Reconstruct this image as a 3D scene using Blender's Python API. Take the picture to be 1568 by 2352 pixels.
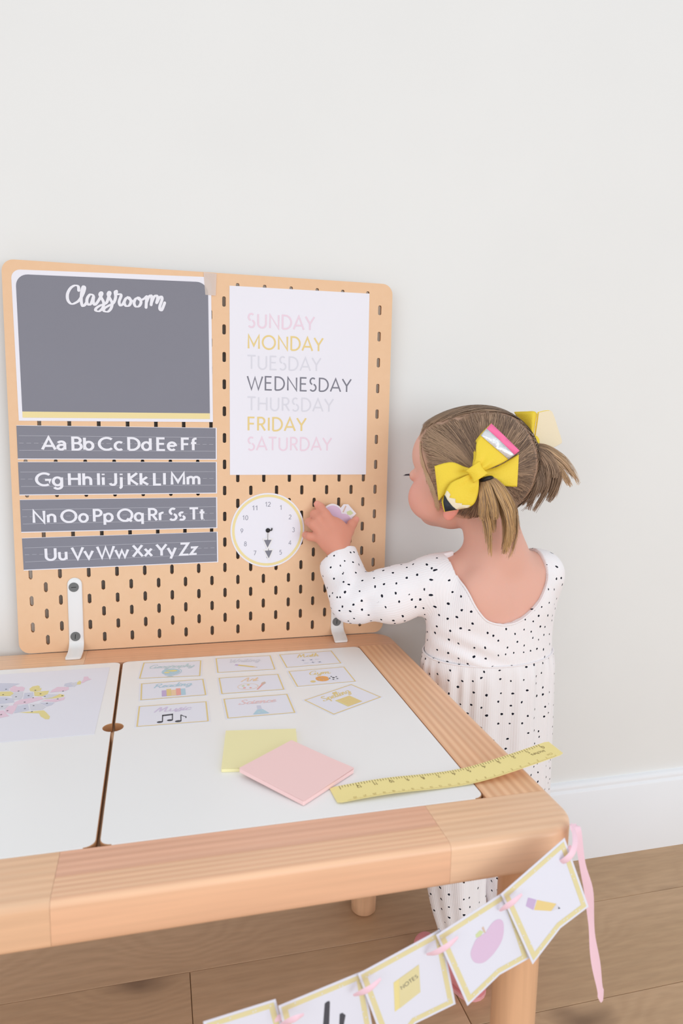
import bpy, bmesh, math, random
import numpy as np
from mathutils import Vector, Matrix, Euler
from mathutils.geometry import delaunay_2d_cdt

for _o in list(bpy.data.objects): bpy.data.objects.remove(_o)
SC = bpy.context.scene
COL = SC.collection
rng = random.Random(7)
K = 0.01                                    # all shapes below are written in centimetres

# ------------------------------------------------------------------ camera
cd = bpy.data.cameras.new('camera'); cam = bpy.data.objects.new('camera', cd); COL.objects.link(cam)
cam.location = (0.20058, -1.09353, 0.84661)
cam.rotation_euler = Euler((1.4277, -0.0198, -0.2516), 'XYZ')
cd.sensor_fit = 'VERTICAL'; cd.sensor_height = 36.0; cd.sensor_width = 24.0
cd.lens = 1639.14 / 2352 * 36.0
cd.clip_start = 0.05; cd.clip_end = 50
cd.dof.use_dof = True; cd.dof.focus_distance = 1.06; cd.dof.aperture_fstop = 8.0
SC.camera = cam

# ------------------------------------------------------------------ world and lights
w = bpy.data.worlds.new('world'); SC.world = w; w.use_nodes = True
bg = w.node_tree.nodes['Background']; bg.inputs[0].default_value = (0.95, 0.975, 1.0, 1); bg.inputs[1].default_value = 0.775

def area(name, loc, target, sx, sy, power, color):
    l = bpy.data.lights.new(name, 'AREA'); l.shape = 'RECTANGLE'; l.size = sx; l.size_y = sy
    l.energy = power; l.color = color
    o = bpy.data.objects.new(name, l); COL.objects.link(o); o.location = loc
    o.rotation_euler = (Vector(target) - Vector(loc)).to_track_quat('-Z', 'Y').to_euler()
    return o
area('window_light', (-1.7, -2.6, 1.35), (0.6, 0, 0.6), 1.9, 1.7, 15, (0.97, 0.985, 1.0))
area('far_window_light', (1.5, -3.0, 0.95), (0.7, 0, 0.4), 2.2, 1.6, 27, (0.95, 0.975, 1.0))
SC.view_settings.view_transform = 'Standard'; SC.view_settings.look = 'None'
SC.view_settings.gamma = 1; SC.view_settings.use_curve_mapping = False
SC.view_settings.exposure = 0.0

# ------------------------------------------------------------------ materials
def lin(c):
    return tuple(((x/255)/12.92 if x/255 <= .04045 else ((x/255+.055)/1.055)**2.4) for x in c)
def mat(name, c, rough=.6, spec=.3, bump=None, sss=0, coat=0, metal=0, c2=None, nscale=6, transmission=0, alpha=1):
    m = bpy.data.materials.new(name); m.use_nodes = True
    N = m.node_tree.nodes; L = m.node_tree.links; b = N['Principled BSDF']
    col = lin(c)
    b.inputs['Base Color'].default_value = (*col, 1); b.inputs['Roughness'].default_value = rough
    b.inputs['Specular IOR Level'].default_value = spec; b.inputs['Metallic'].default_value = metal
    b.inputs['Coat Weight'].default_value = coat; b.inputs['Alpha'].default_value = alpha
    b.inputs['Transmission Weight'].default_value = transmission
    tc = N.new('ShaderNodeTexCoord')
    n = N.new('ShaderNodeTexNoise'); n.inputs['Scale'].default_value = nscale; n.inputs['Detail'].default_value = 3
    L.new(tc.outputs['Object'], n.inputs['Vector'])
    mx = N.new('ShaderNodeMix'); mx.data_type = 'RGBA'
    mx.inputs[6].default_value = (*col, 1)
    k2 = lin(c2) if c2 else tuple(x*.96 for x in col)
    mx.inputs[7].default_value = (*k2, 1)
    L.new(n.outputs['Fac'], mx.inputs[0]); L.new(mx.outputs[2], b.inputs['Base Color'])
    if sss:
        b.inputs['Subsurface Weight'].default_value = sss; b.inputs['Subsurface Radius'].default_value = (.012, .005, .003)
        b.inputs['Subsurface Scale'].default_value = .6
    if bump:
        n2 = N.new('ShaderNodeTexNoise'); n2.inputs['Scale'].default_value = bump[0]; n2.inputs['Detail'].default_value = 4
        L.new(tc.outputs['Object'], n2.inputs['Vector'])
        bp = N.new('ShaderNodeBump'); bp.inputs['Strength'].default_value = bump[1]; bp.inputs['Distance'].default_value = .001
        L.new(n2.outputs['Fac'], bp.inputs['Height']); L.new(bp.outputs[0], b.inputs['Normal'])
    return m

def wood(name, ca, cb, cc, axis=0, freq=60, stretch=14, dist=1.2, rough=.45, knots=False, contrast=.5, seed=0):
    m = bpy.data.materials.new(name); m.use_nodes = True
    N = m.node_tree.nodes; L = m.node_tree.links; b = N['Principled BSDF']
    b.inputs['Roughness'].default_value = rough; b.inputs['Specular IOR Level'].default_value = .3
    if not knots: b.inputs['Coat Weight'].default_value = .35; b.inputs['Coat Roughness'].default_value = .3
    tc = N.new('ShaderNodeTexCoord'); oi = N.new('ShaderNodeObjectInfo')
    add = N.new('ShaderNodeVectorMath'); add.operation = 'MULTIPLY_ADD'
    cmb = N.new('ShaderNodeCombineXYZ')
    for i in range(3): L.new(oi.outputs['Random'], cmb.inputs[i])
    add.inputs[1].default_value = (7.3, 5.1, 9.7)
    L.new(cmb.outputs[0], add.inputs[0]); L.new(tc.outputs['Object'], add.inputs[2])
    mp = N.new('ShaderNodeMapping'); s = [1, 1, 1]; s[axis] = 1/stretch
    mp.inputs['Scale'].default_value = s; mp.inputs['Location'].default_value = (seed*3.1, seed*1.7, seed*.9)
    L.new(add.outputs[0], mp.inputs['Vector'])
    n0 = N.new('ShaderNodeTexNoise'); n0.inputs['Scale'].default_value = 5; n0.inputs['Detail'].default_value = 2
    L.new(mp.outputs[0], n0.inputs['Vector'])
    # growth rings: the plank is a slice through warped layers
    wv = N.new('ShaderNodeTexWave'); wv.wave_type = 'BANDS'; wv.bands_direction = {0: 'Y', 1: 'X', 2: 'X'}[axis]
    wv.inputs['Scale'].default_value = freq; wv.inputs['Distortion'].default_value = dist*6
    wv.inputs['Detail'].default_value = 1; wv.inputs['Detail Scale'].default_value = .35
    L.new(mp.outputs[0], wv.inputs['Vector'])
    if knots:
        mk_ = N.new('ShaderNodeMapping'); s2 = [1, 1, 1]; s2[axis] = .6; mk_.inputs['Scale'].default_value = s2
        L.new(add.outputs[0], mk_.inputs['Vector'])
        nz = N.new('ShaderNodeTexNoise'); nz.inputs['Scale'].default_value = 14; L.new(mk_.outputs[0], nz.inputs['Vector'])
        sc = N.new('ShaderNodeVectorMath'); sc.operation = 'SCALE'; sc.inputs['Scale'].default_value = .05
        L.new(nz.outputs['Color'], sc.inputs[0])
        ad = N.new('ShaderNodeVectorMath'); L.new(mk_.outputs[0], ad.inputs[0]); L.new(sc.outputs[0], ad.inputs[1])
        vo = N.new('ShaderNodeTexVoronoi'); vo.inputs['Scale'].default_value = 4.6; vo.voronoi_dimensions = '2D'
        L.new(ad.outputs[0], vo.inputs['Vector'])
        kd = N.new('ShaderNodeMapRange'); kd.interpolation_type = 'SMOOTHSTEP'; kd.inputs[1].default_value = .0; kd.inputs[2].default_value = .42; kd.inputs[3].default_value = .085; kd.inputs[4].default_value = 0
        L.new(vo.outputs['Distance'], kd.inputs[0])
        kc = N.new('ShaderNodeCombineXYZ'); L.new(kd.outputs[0], kc.inputs[1])
        ka = N.new('ShaderNodeVectorMath'); L.new(mp.outputs[0], ka.inputs[0]); L.new(kc.outputs[0], ka.inputs[1])
        L.new(ka.outputs[0], wv.inputs['Vector'])
    n1 = N.new('ShaderNodeTexNoise'); n1.inputs['Scale'].default_value = 160; n1.inputs['Detail'].default_value = 4
    L.new(mp.outputs[0], n1.inputs['Vector'])
    m1 = N.new('ShaderNodeMix'); m1.data_type = 'RGBA'; m1.inputs[6].default_value = (*lin(ca), 1); m1.inputs[7].default_value = (*lin(cb), 1)
    r0 = N.new('ShaderNodeMapRange'); r0.inputs[1].default_value = .35; r0.inputs[2].default_value = .65
    L.new(n0.outputs['Fac'], r0.inputs[0]); L.new(r0.outputs[0], m1.inputs[0])
    m2 = N.new('ShaderNodeMix'); m2.data_type = 'RGBA'; m2.inputs[7].default_value = (*lin(cc), 1)
    ma = N.new('ShaderNodeMath'); ma.operation = 'MULTIPLY'; ma.inputs[1].default_value = contrast
    L.new(wv.outputs['Fac'], ma.inputs[0]); L.new(m1.outputs[2], m2.inputs[6]); L.new(ma.outputs[0], m2.inputs[0])
    m3 = N.new('ShaderNodeMix'); m3.data_type = 'RGBA'; m3.blend_type = 'MULTIPLY'; m3.inputs[0].default_value = .35
    r1 = N.new('ShaderNodeMapRange'); r1.inputs[1].default_value = .3; r1.inputs[2].default_value = .7; r1.inputs[3].default_value = .75; r1.inputs[4].default_value = 1.1
    L.new(n1.outputs['Fac'], r1.inputs[0]); L.new(m2.outputs[2], m3.inputs[6]); L.new(r1.outputs[0], m3.inputs[7])
    out = m3.outputs[2]
    if knots:
        kr = N.new('ShaderNodeMapRange'); kr.inputs[1].default_value = .03; kr.inputs[1].default_value = .02; kr.inputs[2].default_value = .14; kr.inputs[3].default_value = .72; kr.inputs[4].default_value = 0
        L.new(vo.outputs['Distance'], kr.inputs[0])
        m4 = N.new('ShaderNodeMix'); m4.data_type = 'RGBA'; m4.inputs[7].default_value = (*lin((112, 86, 66)), 1)
        sx = N.new('ShaderNodeSeparateColor'); L.new(vo.outputs['Color'], sx.inputs[0])
        ks = N.new('ShaderNodeMapRange'); ks.inputs[1].default_value = .35; ks.inputs[2].default_value = .75; L.new(sx.outputs[0], ks.inputs[0])
        km = N.new('ShaderNodeMath'); km.operation = 'MULTIPLY'; L.new(kr.outputs[0], km.inputs[0]); L.new(ks.outputs[0], km.inputs[1])
        L.new(km.outputs[0], m4.inputs[0]); L.new(out, m4.inputs[6]); out = m4.outputs[2]
    L.new(out, b.inputs['Base Color'])
    bp = N.new('ShaderNodeBump'); bp.inputs['Strength'].default_value = .15; bp.inputs['Distance'].default_value = .0006
    L.new(wv.outputs['Fac'], bp.inputs['Height']); L.new(bp.outputs[0], b.inputs['Normal'])
    return m

def attr_mat(name, rough, sss=0, spec=.3, bump=None, tint=None, aniso=0):
    m = bpy.data.materials.new(name); m.use_nodes = True
    N = m.node_tree.nodes; L = m.node_tree.links; b = N['Principled BSDF']
    a = N.new('ShaderNodeAttribute'); a.attribute_name = 'tone'
    L.new(a.outputs['Color'], b.inputs['Base Color']); b.inputs['Roughness'].default_value = rough
    b.inputs['Specular IOR Level'].default_value = spec
    if sss:
        b.inputs['Subsurface Weight'].default_value = sss; b.inputs['Subsurface Radius'].default_value = (.012, .005, .003)
        b.inputs['Subsurface Scale'].default_value = .8
    if bump:
        tc = N.new('ShaderNodeTexCoord'); n2 = N.new('ShaderNodeTexNoise'); n2.inputs['Scale'].default_value = bump[0]; n2.inputs['Detail'].default_value = 3
        L.new(tc.outputs['Object'], n2.inputs['Vector'])
        bp = N.new('ShaderNodeBump'); bp.inputs['Strength'].default_value = bump[1]; bp.inputs['Distance'].default_value = .001
        L.new(n2.outputs['Fac'], bp.inputs['Height']); L.new(bp.outputs[0], b.inputs['Normal'])
    return m

def knit_mat(name):
    m = bpy.data.materials.new(name); m.use_nodes = True
    N = m.node_tree.nodes; L = m.node_tree.links; b = N['Principled BSDF']
    b.inputs['Roughness'].default_value = .9; b.inputs['Specular IOR Level'].default_value = .1
    b.inputs['Subsurface Weight'].default_value = .15; b.inputs['Subsurface Scale'].default_value = .4; b.inputs['Subsurface Radius'].default_value = (.01, .008, .008)
    uv = N.new('ShaderNodeUVMap'); uv.uv_map = 'cloth'
    nz = N.new('ShaderNodeTexNoise'); nz.inputs['Scale'].default_value = 1.3; nz.noise_dimensions = '2D'
    L.new(uv.outputs[0], nz.inputs['Vector'])
    ms = N.new('ShaderNodeVectorMath'); ms.operation = 'MULTIPLY_ADD'; ms.inputs[1].default_value = (.25, .25, 0)
    L.new(nz.outputs['Color'], ms.inputs[0]); L.new(uv.outputs[0], ms.inputs[2])
    vo = N.new('ShaderNodeTexVoronoi'); vo.voronoi_dimensions = '2D'; vo.inputs['Scale'].default_value = 1/1.72; vo.inputs['Randomness'].default_value = .66
    L.new(ms.outputs[0], vo.inputs['Vector'])
    n3 = N.new('ShaderNodeTexNoise'); n3.inputs['Scale'].default_value = 2.2; n3.noise_dimensions = '2D'; L.new(uv.outputs[0], n3.inputs['Vector'])
    th = N.new('ShaderNodeMapRange'); th.inputs[1].default_value = .3; th.inputs[2].default_value = .7; th.inputs[3].default_value = .065; th.inputs[4].default_value = .115
    L.new(n3.outputs['Fac'], th.inputs[0])
    lt = N.new('ShaderNodeMath'); lt.operation = 'LESS_THAN'; L.new(vo.outputs['Distance'], lt.inputs[0]); L.new(th.outputs[0], lt.inputs[1])
    mx = N.new('ShaderNodeMix'); mx.data_type = 'RGBA'; mx.inputs[6].default_value = (*lin((247, 243, 246)), 1); mx.inputs[7].default_value = (*lin((32, 34, 46)), 1)
    L.new(lt.outputs[0], mx.inputs[0]); L.new(mx.outputs[2], b.inputs['Base Color'])
    wv = N.new('ShaderNodeTexWave'); wv.bands_direction = 'X'; wv.inputs['Scale'].default_value = 1.1; wv.inputs['Distortion'].default_value = 0
    L.new(uv.outputs[0], wv.inputs['Vector'])
    bp = N.new('ShaderNodeBump'); bp.inputs['Strength'].default_value = .35; bp.inputs['Distance'].default_value = .0007
    L.new(wv.outputs['Fac'], bp.inputs['Height']); L.new(bp.outputs[0], b.inputs['Normal'])
    return m

M = {}
M['wall'] = mat('matte_wall_paint', (238, 239, 238), .9, .1, bump=(220, .05))
M['base'] = mat('white_gloss_paint', (244, 246, 250), .4, .3)
M['white'] = mat('white_laminate', (250, 250, 250), .32, .4)
M['mdf'] = mat('fibreboard', (240, 202, 166), .65, .2, c2=(236, 196, 158), nscale=90, bump=(900, .12))
M['mdf_core'] = mat('raw_board_edge', (190, 142, 102), .8, .1)
M['paper'] = mat('white_card', (241, 240, 249), .75, .15)
M['paperw'] = mat('white_paper', (242, 240, 241), .75, .15)
M['grey'] = mat('grey_print', (138, 139, 150), .7, .2, c2=(133, 133, 144))
M['textw'] = mat('white_print', (240, 240, 248), .7, .2)
M['rule'] = mat('ruled_print', (196, 196, 206), .7, .2)
M['yel'] = mat('pale_yellow_print', (243, 226, 168), .7, .2)
M['gold'] = mat('mustard_print', (238, 214, 150), .7, .2)
M['pinkp'] = mat('pale_pink_print', (241, 218, 232), .7, .2)
M['pale'] = mat('pale_grey_print', (224, 224, 234), .7, .2)
M['dark'] = mat('dark_grey_print', (132, 132, 144), .7, .2)
M['ink'] = mat('charcoal_print', (84, 84, 92), .7, .2)
M['black'] = mat('black_plastic', (28, 28, 32), .4, .4)
M['num'] = mat('numeral_print', (158, 158, 172), .7, .2)
M['plastic'] = mat('white_plastic', (240, 240, 240), .35, .4)
M['screw'] = mat('grey_plastic', (116, 118, 118), .5, .3)
M['screwd'] = mat('dark_slot', (60, 62, 62), .7, .1)
M['tape'] = mat('clear_tape', (240, 224, 214), .3, .4, alpha=.6)
M['lav'] = mat('lavender_print', (226, 200, 228), .7, .2)
M['green'] = mat('leaf_green_print', (214, 226, 176), .7, .2)
M['brown'] = mat('stem_brown_print', (222, 196, 180), .7, .2)
M['blue'] = mat('pale_blue_print', (190, 218, 232), .7, .2)
M['bluet'] = mat('teal_letter_print', (204, 224, 228), .7, .2)
M['orange'] = mat('orange_print', (246, 178, 104), .7, .2)
M['peach'] = mat('peach_print', (248, 214, 176), .7, .2)
M['salmon'] = mat('salmon_print', (246, 178, 168), .7, .2)
M['musict'] = mat('pale_purple_print', (222, 208, 234), .7, .2)
M['sciencet'] = mat('pale_rose_print', (244, 208, 208), .7, .2)
M['purple'] = mat('purple_print', (206, 184, 222), .7, .2)
M['lilac'] = mat('lilac_print', (216, 218, 234), .7, .2)
M['mapy'] = mat('map_yellow', (240, 226, 160), .7, .2)
M['mapp'] = mat('map_pink', (242, 214, 230), .7, .2)
M['padY'] = mat('yellow_note', (250, 242, 190), .7, .15)
M['padP'] = mat('pink_note', (255, 218, 216), .7, .15)
M['ruler'] = mat('yellow_ruler', (252, 236, 164), .5, .25)
M['rink'] = mat('brown_ink', (120, 96, 60), .7, .2)
M['rink2'] = mat('faint_ink', (200, 176, 110), .7, .2)
M['ribbon'] = mat('pink_satin', (250, 212, 226), .45, .35)
M['flagy'] = mat('flag_yellow', (226, 216, 164), .7, .2, c2=(232, 222, 178), nscale=60)
M['flag'] = mat('flag_card', (232, 234, 247), .7, .2)
M['bowy'] = mat('yellow_leatherette', (246, 216, 66), .5, .3, bump=(520, .5))
M['bowp'] = mat('pink_leatherette', (255, 122, 172), .55, .3)
M['bowc'] = mat('cream_leatherette', (244, 230, 200), .6, .25, bump=(300, .2))
M['bowk'] = mat('black_leatherette', (44, 48, 56), .5, .3)
M['silver'] = mat('silver_foil', (236, 238, 242), .32, .5, metal=.55, bump=(160, 1.0))
M['shoe'] = mat('pink_shoe', (246, 164, 172), .5, .3)
M['sole'] = mat('shoe_sole', (236, 170, 172), .6, .2)
M['eye'] = mat('eyeball', (240, 238, 236), .15, .5)
M['iris'] = mat('iris', (70, 96, 120), .2, .5)
M['skin'] = attr_mat('child_skin', .5, sss=.25, spec=.25, bump=(500, .06))
M['hair'] = attr_mat('hair', .5, spec=.25)
M['knit'] = knit_mat('dotted_rib_knit')
M['trim'] = mat('knit_binding', (246, 240, 242), .9, .1)
M['planks'] = wood('oak_plank', (208, 174, 140), (192, 159, 125), (171, 137, 105), 0, 13, 7, 1.3, .42, knots=True, contrast=.2)
M['pineA'] = wood('pine_front', (250, 206, 170), (246, 196, 156), (228, 170, 136), 0, 52, 30, .35, .36, contrast=.5, seed=1)
M['pineB'] = wood('pine_light', (248, 206, 170), (242, 198, 160), (228, 178, 140), 0, 36, 26, .3, .36, contrast=.4, seed=2)
M['pineC'] = wood('pine_warm', (242, 198, 162), (232, 178, 142), (222, 166, 128), 0, 36, 24, .4, .4, contrast=.4, seed=3)
M['pineR'] = wood('pine_pink', (246, 194, 164), (240, 182, 152), (220, 162, 132), 0, 38, 26, .4, .36, contrast=.4, seed=6)
M['pineS'] = wood('pine_side', (250, 206, 166), (246, 196, 154), (226, 168, 126), 1, 34, 26, .18, .42, contrast=.75, seed=4)
M['pineL'] = wood('pine_leg', (240, 200, 162), (232, 184, 144), (224, 176, 136), 2, 22, 20, .4, .45, contrast=.3, seed=5)

# ------------------------------------------------------------------ object helpers
ORG = {}
def tag(o, label=None, cat=None, group=None, kind=None):
    if label: o['label'] = label
    if cat: o['category'] = cat
    if group: o['group'] = group
    if kind: o['kind'] = kind
    return o
def thing(name, label, cat, loc, group=None):
    o = bpy.data.objects.new(name, None); COL.objects.link(o); o.empty_display_size = .02
    o.location = Vector(loc)*K; ORG[o] = Vector(loc)
    return tag(o, label, cat, group)
def mk(name, V, F, ms, parent=None, smooth=False, org=None, mi=None, uv=None, tone=None, label=None):
    V = np.asarray(V, dtype=float)
    if org is None:
        org = ((V[:, 0].min()+V[:, 0].max())/2, (V[:, 1].min()+V[:, 1].max())/2, V[:, 2].min())
    org = Vector(org)
    me = bpy.data.meshes.new(name)
    VV = (V-np.array(org))*K
    if isinstance(F, np.ndarray):
        me.vertices.add(len(VV)); me.vertices.foreach_set('co', VV.ravel())
        n = F.shape[1]
        me.loops.add(F.size); me.loops.foreach_set('vertex_index', F.ravel().astype(np.int32))
        me.polygons.add(len(F)); me.polygons.foreach_set('loop_start', np.arange(0, F.size, n, dtype=np.int32))
        me.update(calc_edges=True)
    else:
        me.from_pydata(VV.tolist(), [], F)
    if not isinstance(ms, (list, tuple)): ms = [ms]
    for m in ms: me.materials.append(M[m])
    if mi is not None: me.polygons.foreach_set('material_index', np.asarray(mi, dtype=np.int32))
    if smooth: me.polygons.foreach_set('use_smooth', np.ones(len(me.polygons), dtype=bool))
    if uv is not None:
        u = me.uv_layers.new(name='cloth'); u.data.foreach_set('uv', np.asarray(uv, dtype=np.float32).ravel())
    if tone is not None:
        a = me.color_attributes.new('tone', 'FLOAT_COLOR', 'POINT')
        t = np.ones((len(V), 4), dtype=np.float32); t[:, :3] = tone; a.data.foreach_set('color', t.ravel())
    me.validate(); me.update()
    o = bpy.data.objects.new(name, me); COL.objects.link(o)
    if parent is not None:
        o.parent = parent; o.location = (org-ORG[parent])*K
    else:
        o.location = org*K
    ORG[o] = org
    if label: o['label'] = label
    return o
def smooth_angle(o, deg=40):
    me = o.data; me.polygons.foreach_set('use_smooth', np.ones(len(me.polygons), dtype=bool))
    me.set_sharp_from_angle(angle=math.radians(deg))
    return o
def bev(o, width, seg=2, angle=50):
    b = o.modifiers.new('bevel', 'BEVEL'); b.width = width*K; b.segments = seg; b.limit_method = 'ANGLE'; b.angle_limit = math.radians(angle)
    b.harden_normals = False
    return smooth_angle(o, 45)

LAY = 0
class Pl:      # a flat working plane: origin, two directions and the normal out of it
    def __init__(s, O, X, Y, N=None):
        s.O = Vector(O); s.X = Vector(X).normalized(); s.Y = Vector(Y); s.Y = (s.Y-s.X*s.Y.dot(s.X)).normalized()
        s.N = s.X.cross(s.Y)
        if N is not None and s.N.dot(Vector(N)) < 0: s.N = -s.N
    def __call__(s, x, y, n=0): return s.O+s.X*x+s.Y*y+s.N*n
BOARD = Pl((0, 0, 0), (1, 0, 0), (0, 0, 1), (0, -1, 0))       # x, z on the front face of the pegboard
TOP = Pl((0, 0, 48), (1, 0, 0), (0, 1, 0), (0, 0, 1))
def sub(pl, x, y, deg=0):
    a = math.radians(deg); return Pl(pl(x, y), pl.X*math.cos(a)+pl.Y*math.sin(a), -pl.X*math.sin(a)+pl.Y*math.cos(a), pl.N)

def arc(cx, cy, rx, ry, a0, a1, n=None):
    n = n or max(3, int(abs(a1-a0)/15)+1)
    return [(cx+rx*math.cos(math.radians(a0+(a1-a0)*i/(n-1))), cy+ry*math.sin(math.radians(a0+(a1-a0)*i/(n-1)))) for i in range(n)]
def rrect(x0, y0, x1, y1, r, n=5):
    if r <= 0: return [(x0, y0), (x1, y0), (x1, y1), (x0, y1)]
    return arc(x1-r, y0+r, r, r, -90, 0, n)+arc(x1-r, y1-r, r, r, 0, 90, n)+arc(x0+r, y1-r, r, r, 90, 180, n)+arc(x0+r, y0+r, r, r, 180, 270, n)
def prism(pl, outl, d0, d1):
    n = len(outl)
    a = sum(outl[i][0]*outl[(i+1) % n][1]-outl[(i+1) % n][0]*outl[i][1] for i in range(n))
    flip = (a > 0) != (pl.X.cross(pl.Y).dot(pl.N) > 0)
    if flip: outl = outl[::-1]
    V = [pl(x, y, d0) for x, y in outl]+[pl(x, y, d1) for x, y in outl]
    F = [tuple(range(n, 2*n)), tuple(range(n))[::-1]]+[(i, (i+1) % n, (i+1) % n+n, i+n) for i in range(n)]
    return V, F
def slab(name, pl, outl, d0, d1, m, parent=None, sidemat=None, **k):
    V, F = prism(pl, outl, d0, d1)
    mi = None; ms = m
    if sidemat: ms = [m, sidemat]; mi = [0, 1]+[1]*len(outl)
    return mk(name, V, F, ms, parent, mi=mi, **k)
def flat(name, pl, polys, off, m, parent, **k):          # printed areas: thin polygons on a plane
    global LAY; LAY = (LAY+1) % 7; off = off+LAY*.0009
    V = []; F = []
    for p in polys:
        b = len(V); n = len(p)
        a = sum(p[i][0]*p[(i+1) % n][1]-p[(i+1) % n][0]*p[i][1] for i in range(n))
        if (a > 0) != (pl.X.cross(pl.Y).dot(pl.N) > 0): p = p[::-1]
        V += [pl(x, y, off) for x, y in p]; F.append(tuple(range(b, b+n)))
    return mk(name, V, F, m, parent, **k)
def merged(polys):           # one clean outline out of overlapping strokes
    vs = []; fs = []
    for p in polys:
        a = sum(p[i][0]*p[(i+1) % len(p)][1]-p[(i+1) % len(p)][0]*p[i][1] for i in range(len(p)))
        if abs(a) < 1e-5: continue
        if a < 0: p = p[::-1]
        b = len(vs); vs += [Vector(q) for q in p]; fs.append(list(range(b, b+len(p))))
    es = [(f[i], f[(i+1) % len(f)]) for f in fs for i in range(len(f))]
    r = delaunay_2d_cdt(vs, es, [], 0, 1e-4)
    Q = np.array([[(v.x, v.y) for v in r[0]][0:]][0]); T_ = [f for f in r[2]]
    out = []
    polys_np = [np.array([(vs[i].x, vs[i].y) for i in f]) for f in fs]
    C = np.array([Q[list(f)].mean(0) for f in T_]); keep = np.zeros(len(C), bool)
    for p in polys_np:      # convex pieces
        e = np.roll(p, -1, 0)-p; ins = np.ones(len(C), bool)
        for i in range(len(p)): ins &= (e[i, 0]*(C[:, 1]-p[i, 1])-e[i, 1]*(C[:, 0]-p[i, 0])) >= -1e-7
        keep |= ins
    return [[tuple(Q[i]) for i in f] for f, k_ in zip(T_, keep) if k_]
def ribbon2(pts, th, fn=None):      # polyline -> quads with mitred joints
    P = [Vector((p[0], p[1])) for p in pts]
    Q = [P[0]]
    for p in P[1:]:
        if (p-Q[-1]).length > 1e-5: Q.append(p)
    P = Q; n = len(P)
    if n < 2: return []
    L = []; R = []
    for i in range(n):
        d0 = (P[i]-P[i-1]).normalized() if i else (P[1]-P[0]).normalized()
        d1 = (P[i+1]-P[i]).normalized() if i < n-1 else d0
        t = d0+d1
        if t.length < .3: t = d1
        t.normalize(); nn = Vector((-t.y, t.x))
        c = max(.45, nn.dot(Vector((-d1.y, d1.x))))
        hh = th/2 if fn is None else fn(t)*th/2
        L.append(P[i]+nn*hh/c); R.append(P[i]-nn*hh/c)
    return [[tuple(L[i]), tuple(R[i]), tuple(R[i+1]), tuple(L[i+1])] for i in range(n-1)]
def brush(pts, th, fn):     # the same stroke with round joints and ends
    out = []
    P = [Vector((p[0], p[1])) for p in pts]
    for i, p in enumerate(P):
        d = (P[min(i+1, len(P)-1)]-P[max(i-1, 0)]); d = d.normalized() if d.length > 1e-6 else Vector((0, 1))
        r = fn(d)*th/2; out.append([(p.x+r*math.cos(a*math.pi/5), p.y+r*math.sin(a*math.pi/5)) for a in range(10)])
        if i and (p-P[i-1]).length > 1e-5:
            e = (p-P[i-1]).normalized(); n = Vector((-e.y, e.x))
            out.append([tuple(P[i-1]+n*r0), tuple(P[i-1]-n*r0), tuple(p-n*r), tuple(p+n*r)])
        r0 = r
    return out
def catmull(P, n=6, closed=False):
    P = [np.array(p, float) for p in P]; out = []
    m = len(P)
    for i in range(m-1):
        a = P[max(0, i-1)]; b = P[i]; c = P[i+1]; d = P[min(m-1, i+2)]
        for j in range(n):
            t = j/n
            out.append(.5*((2*b)+(-a+c)*t+(2*a-5*b+4*c-d)*t*t+(-a+3*b-3*c+d)*t**3))
    out.append(P[-1]); return out

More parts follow.
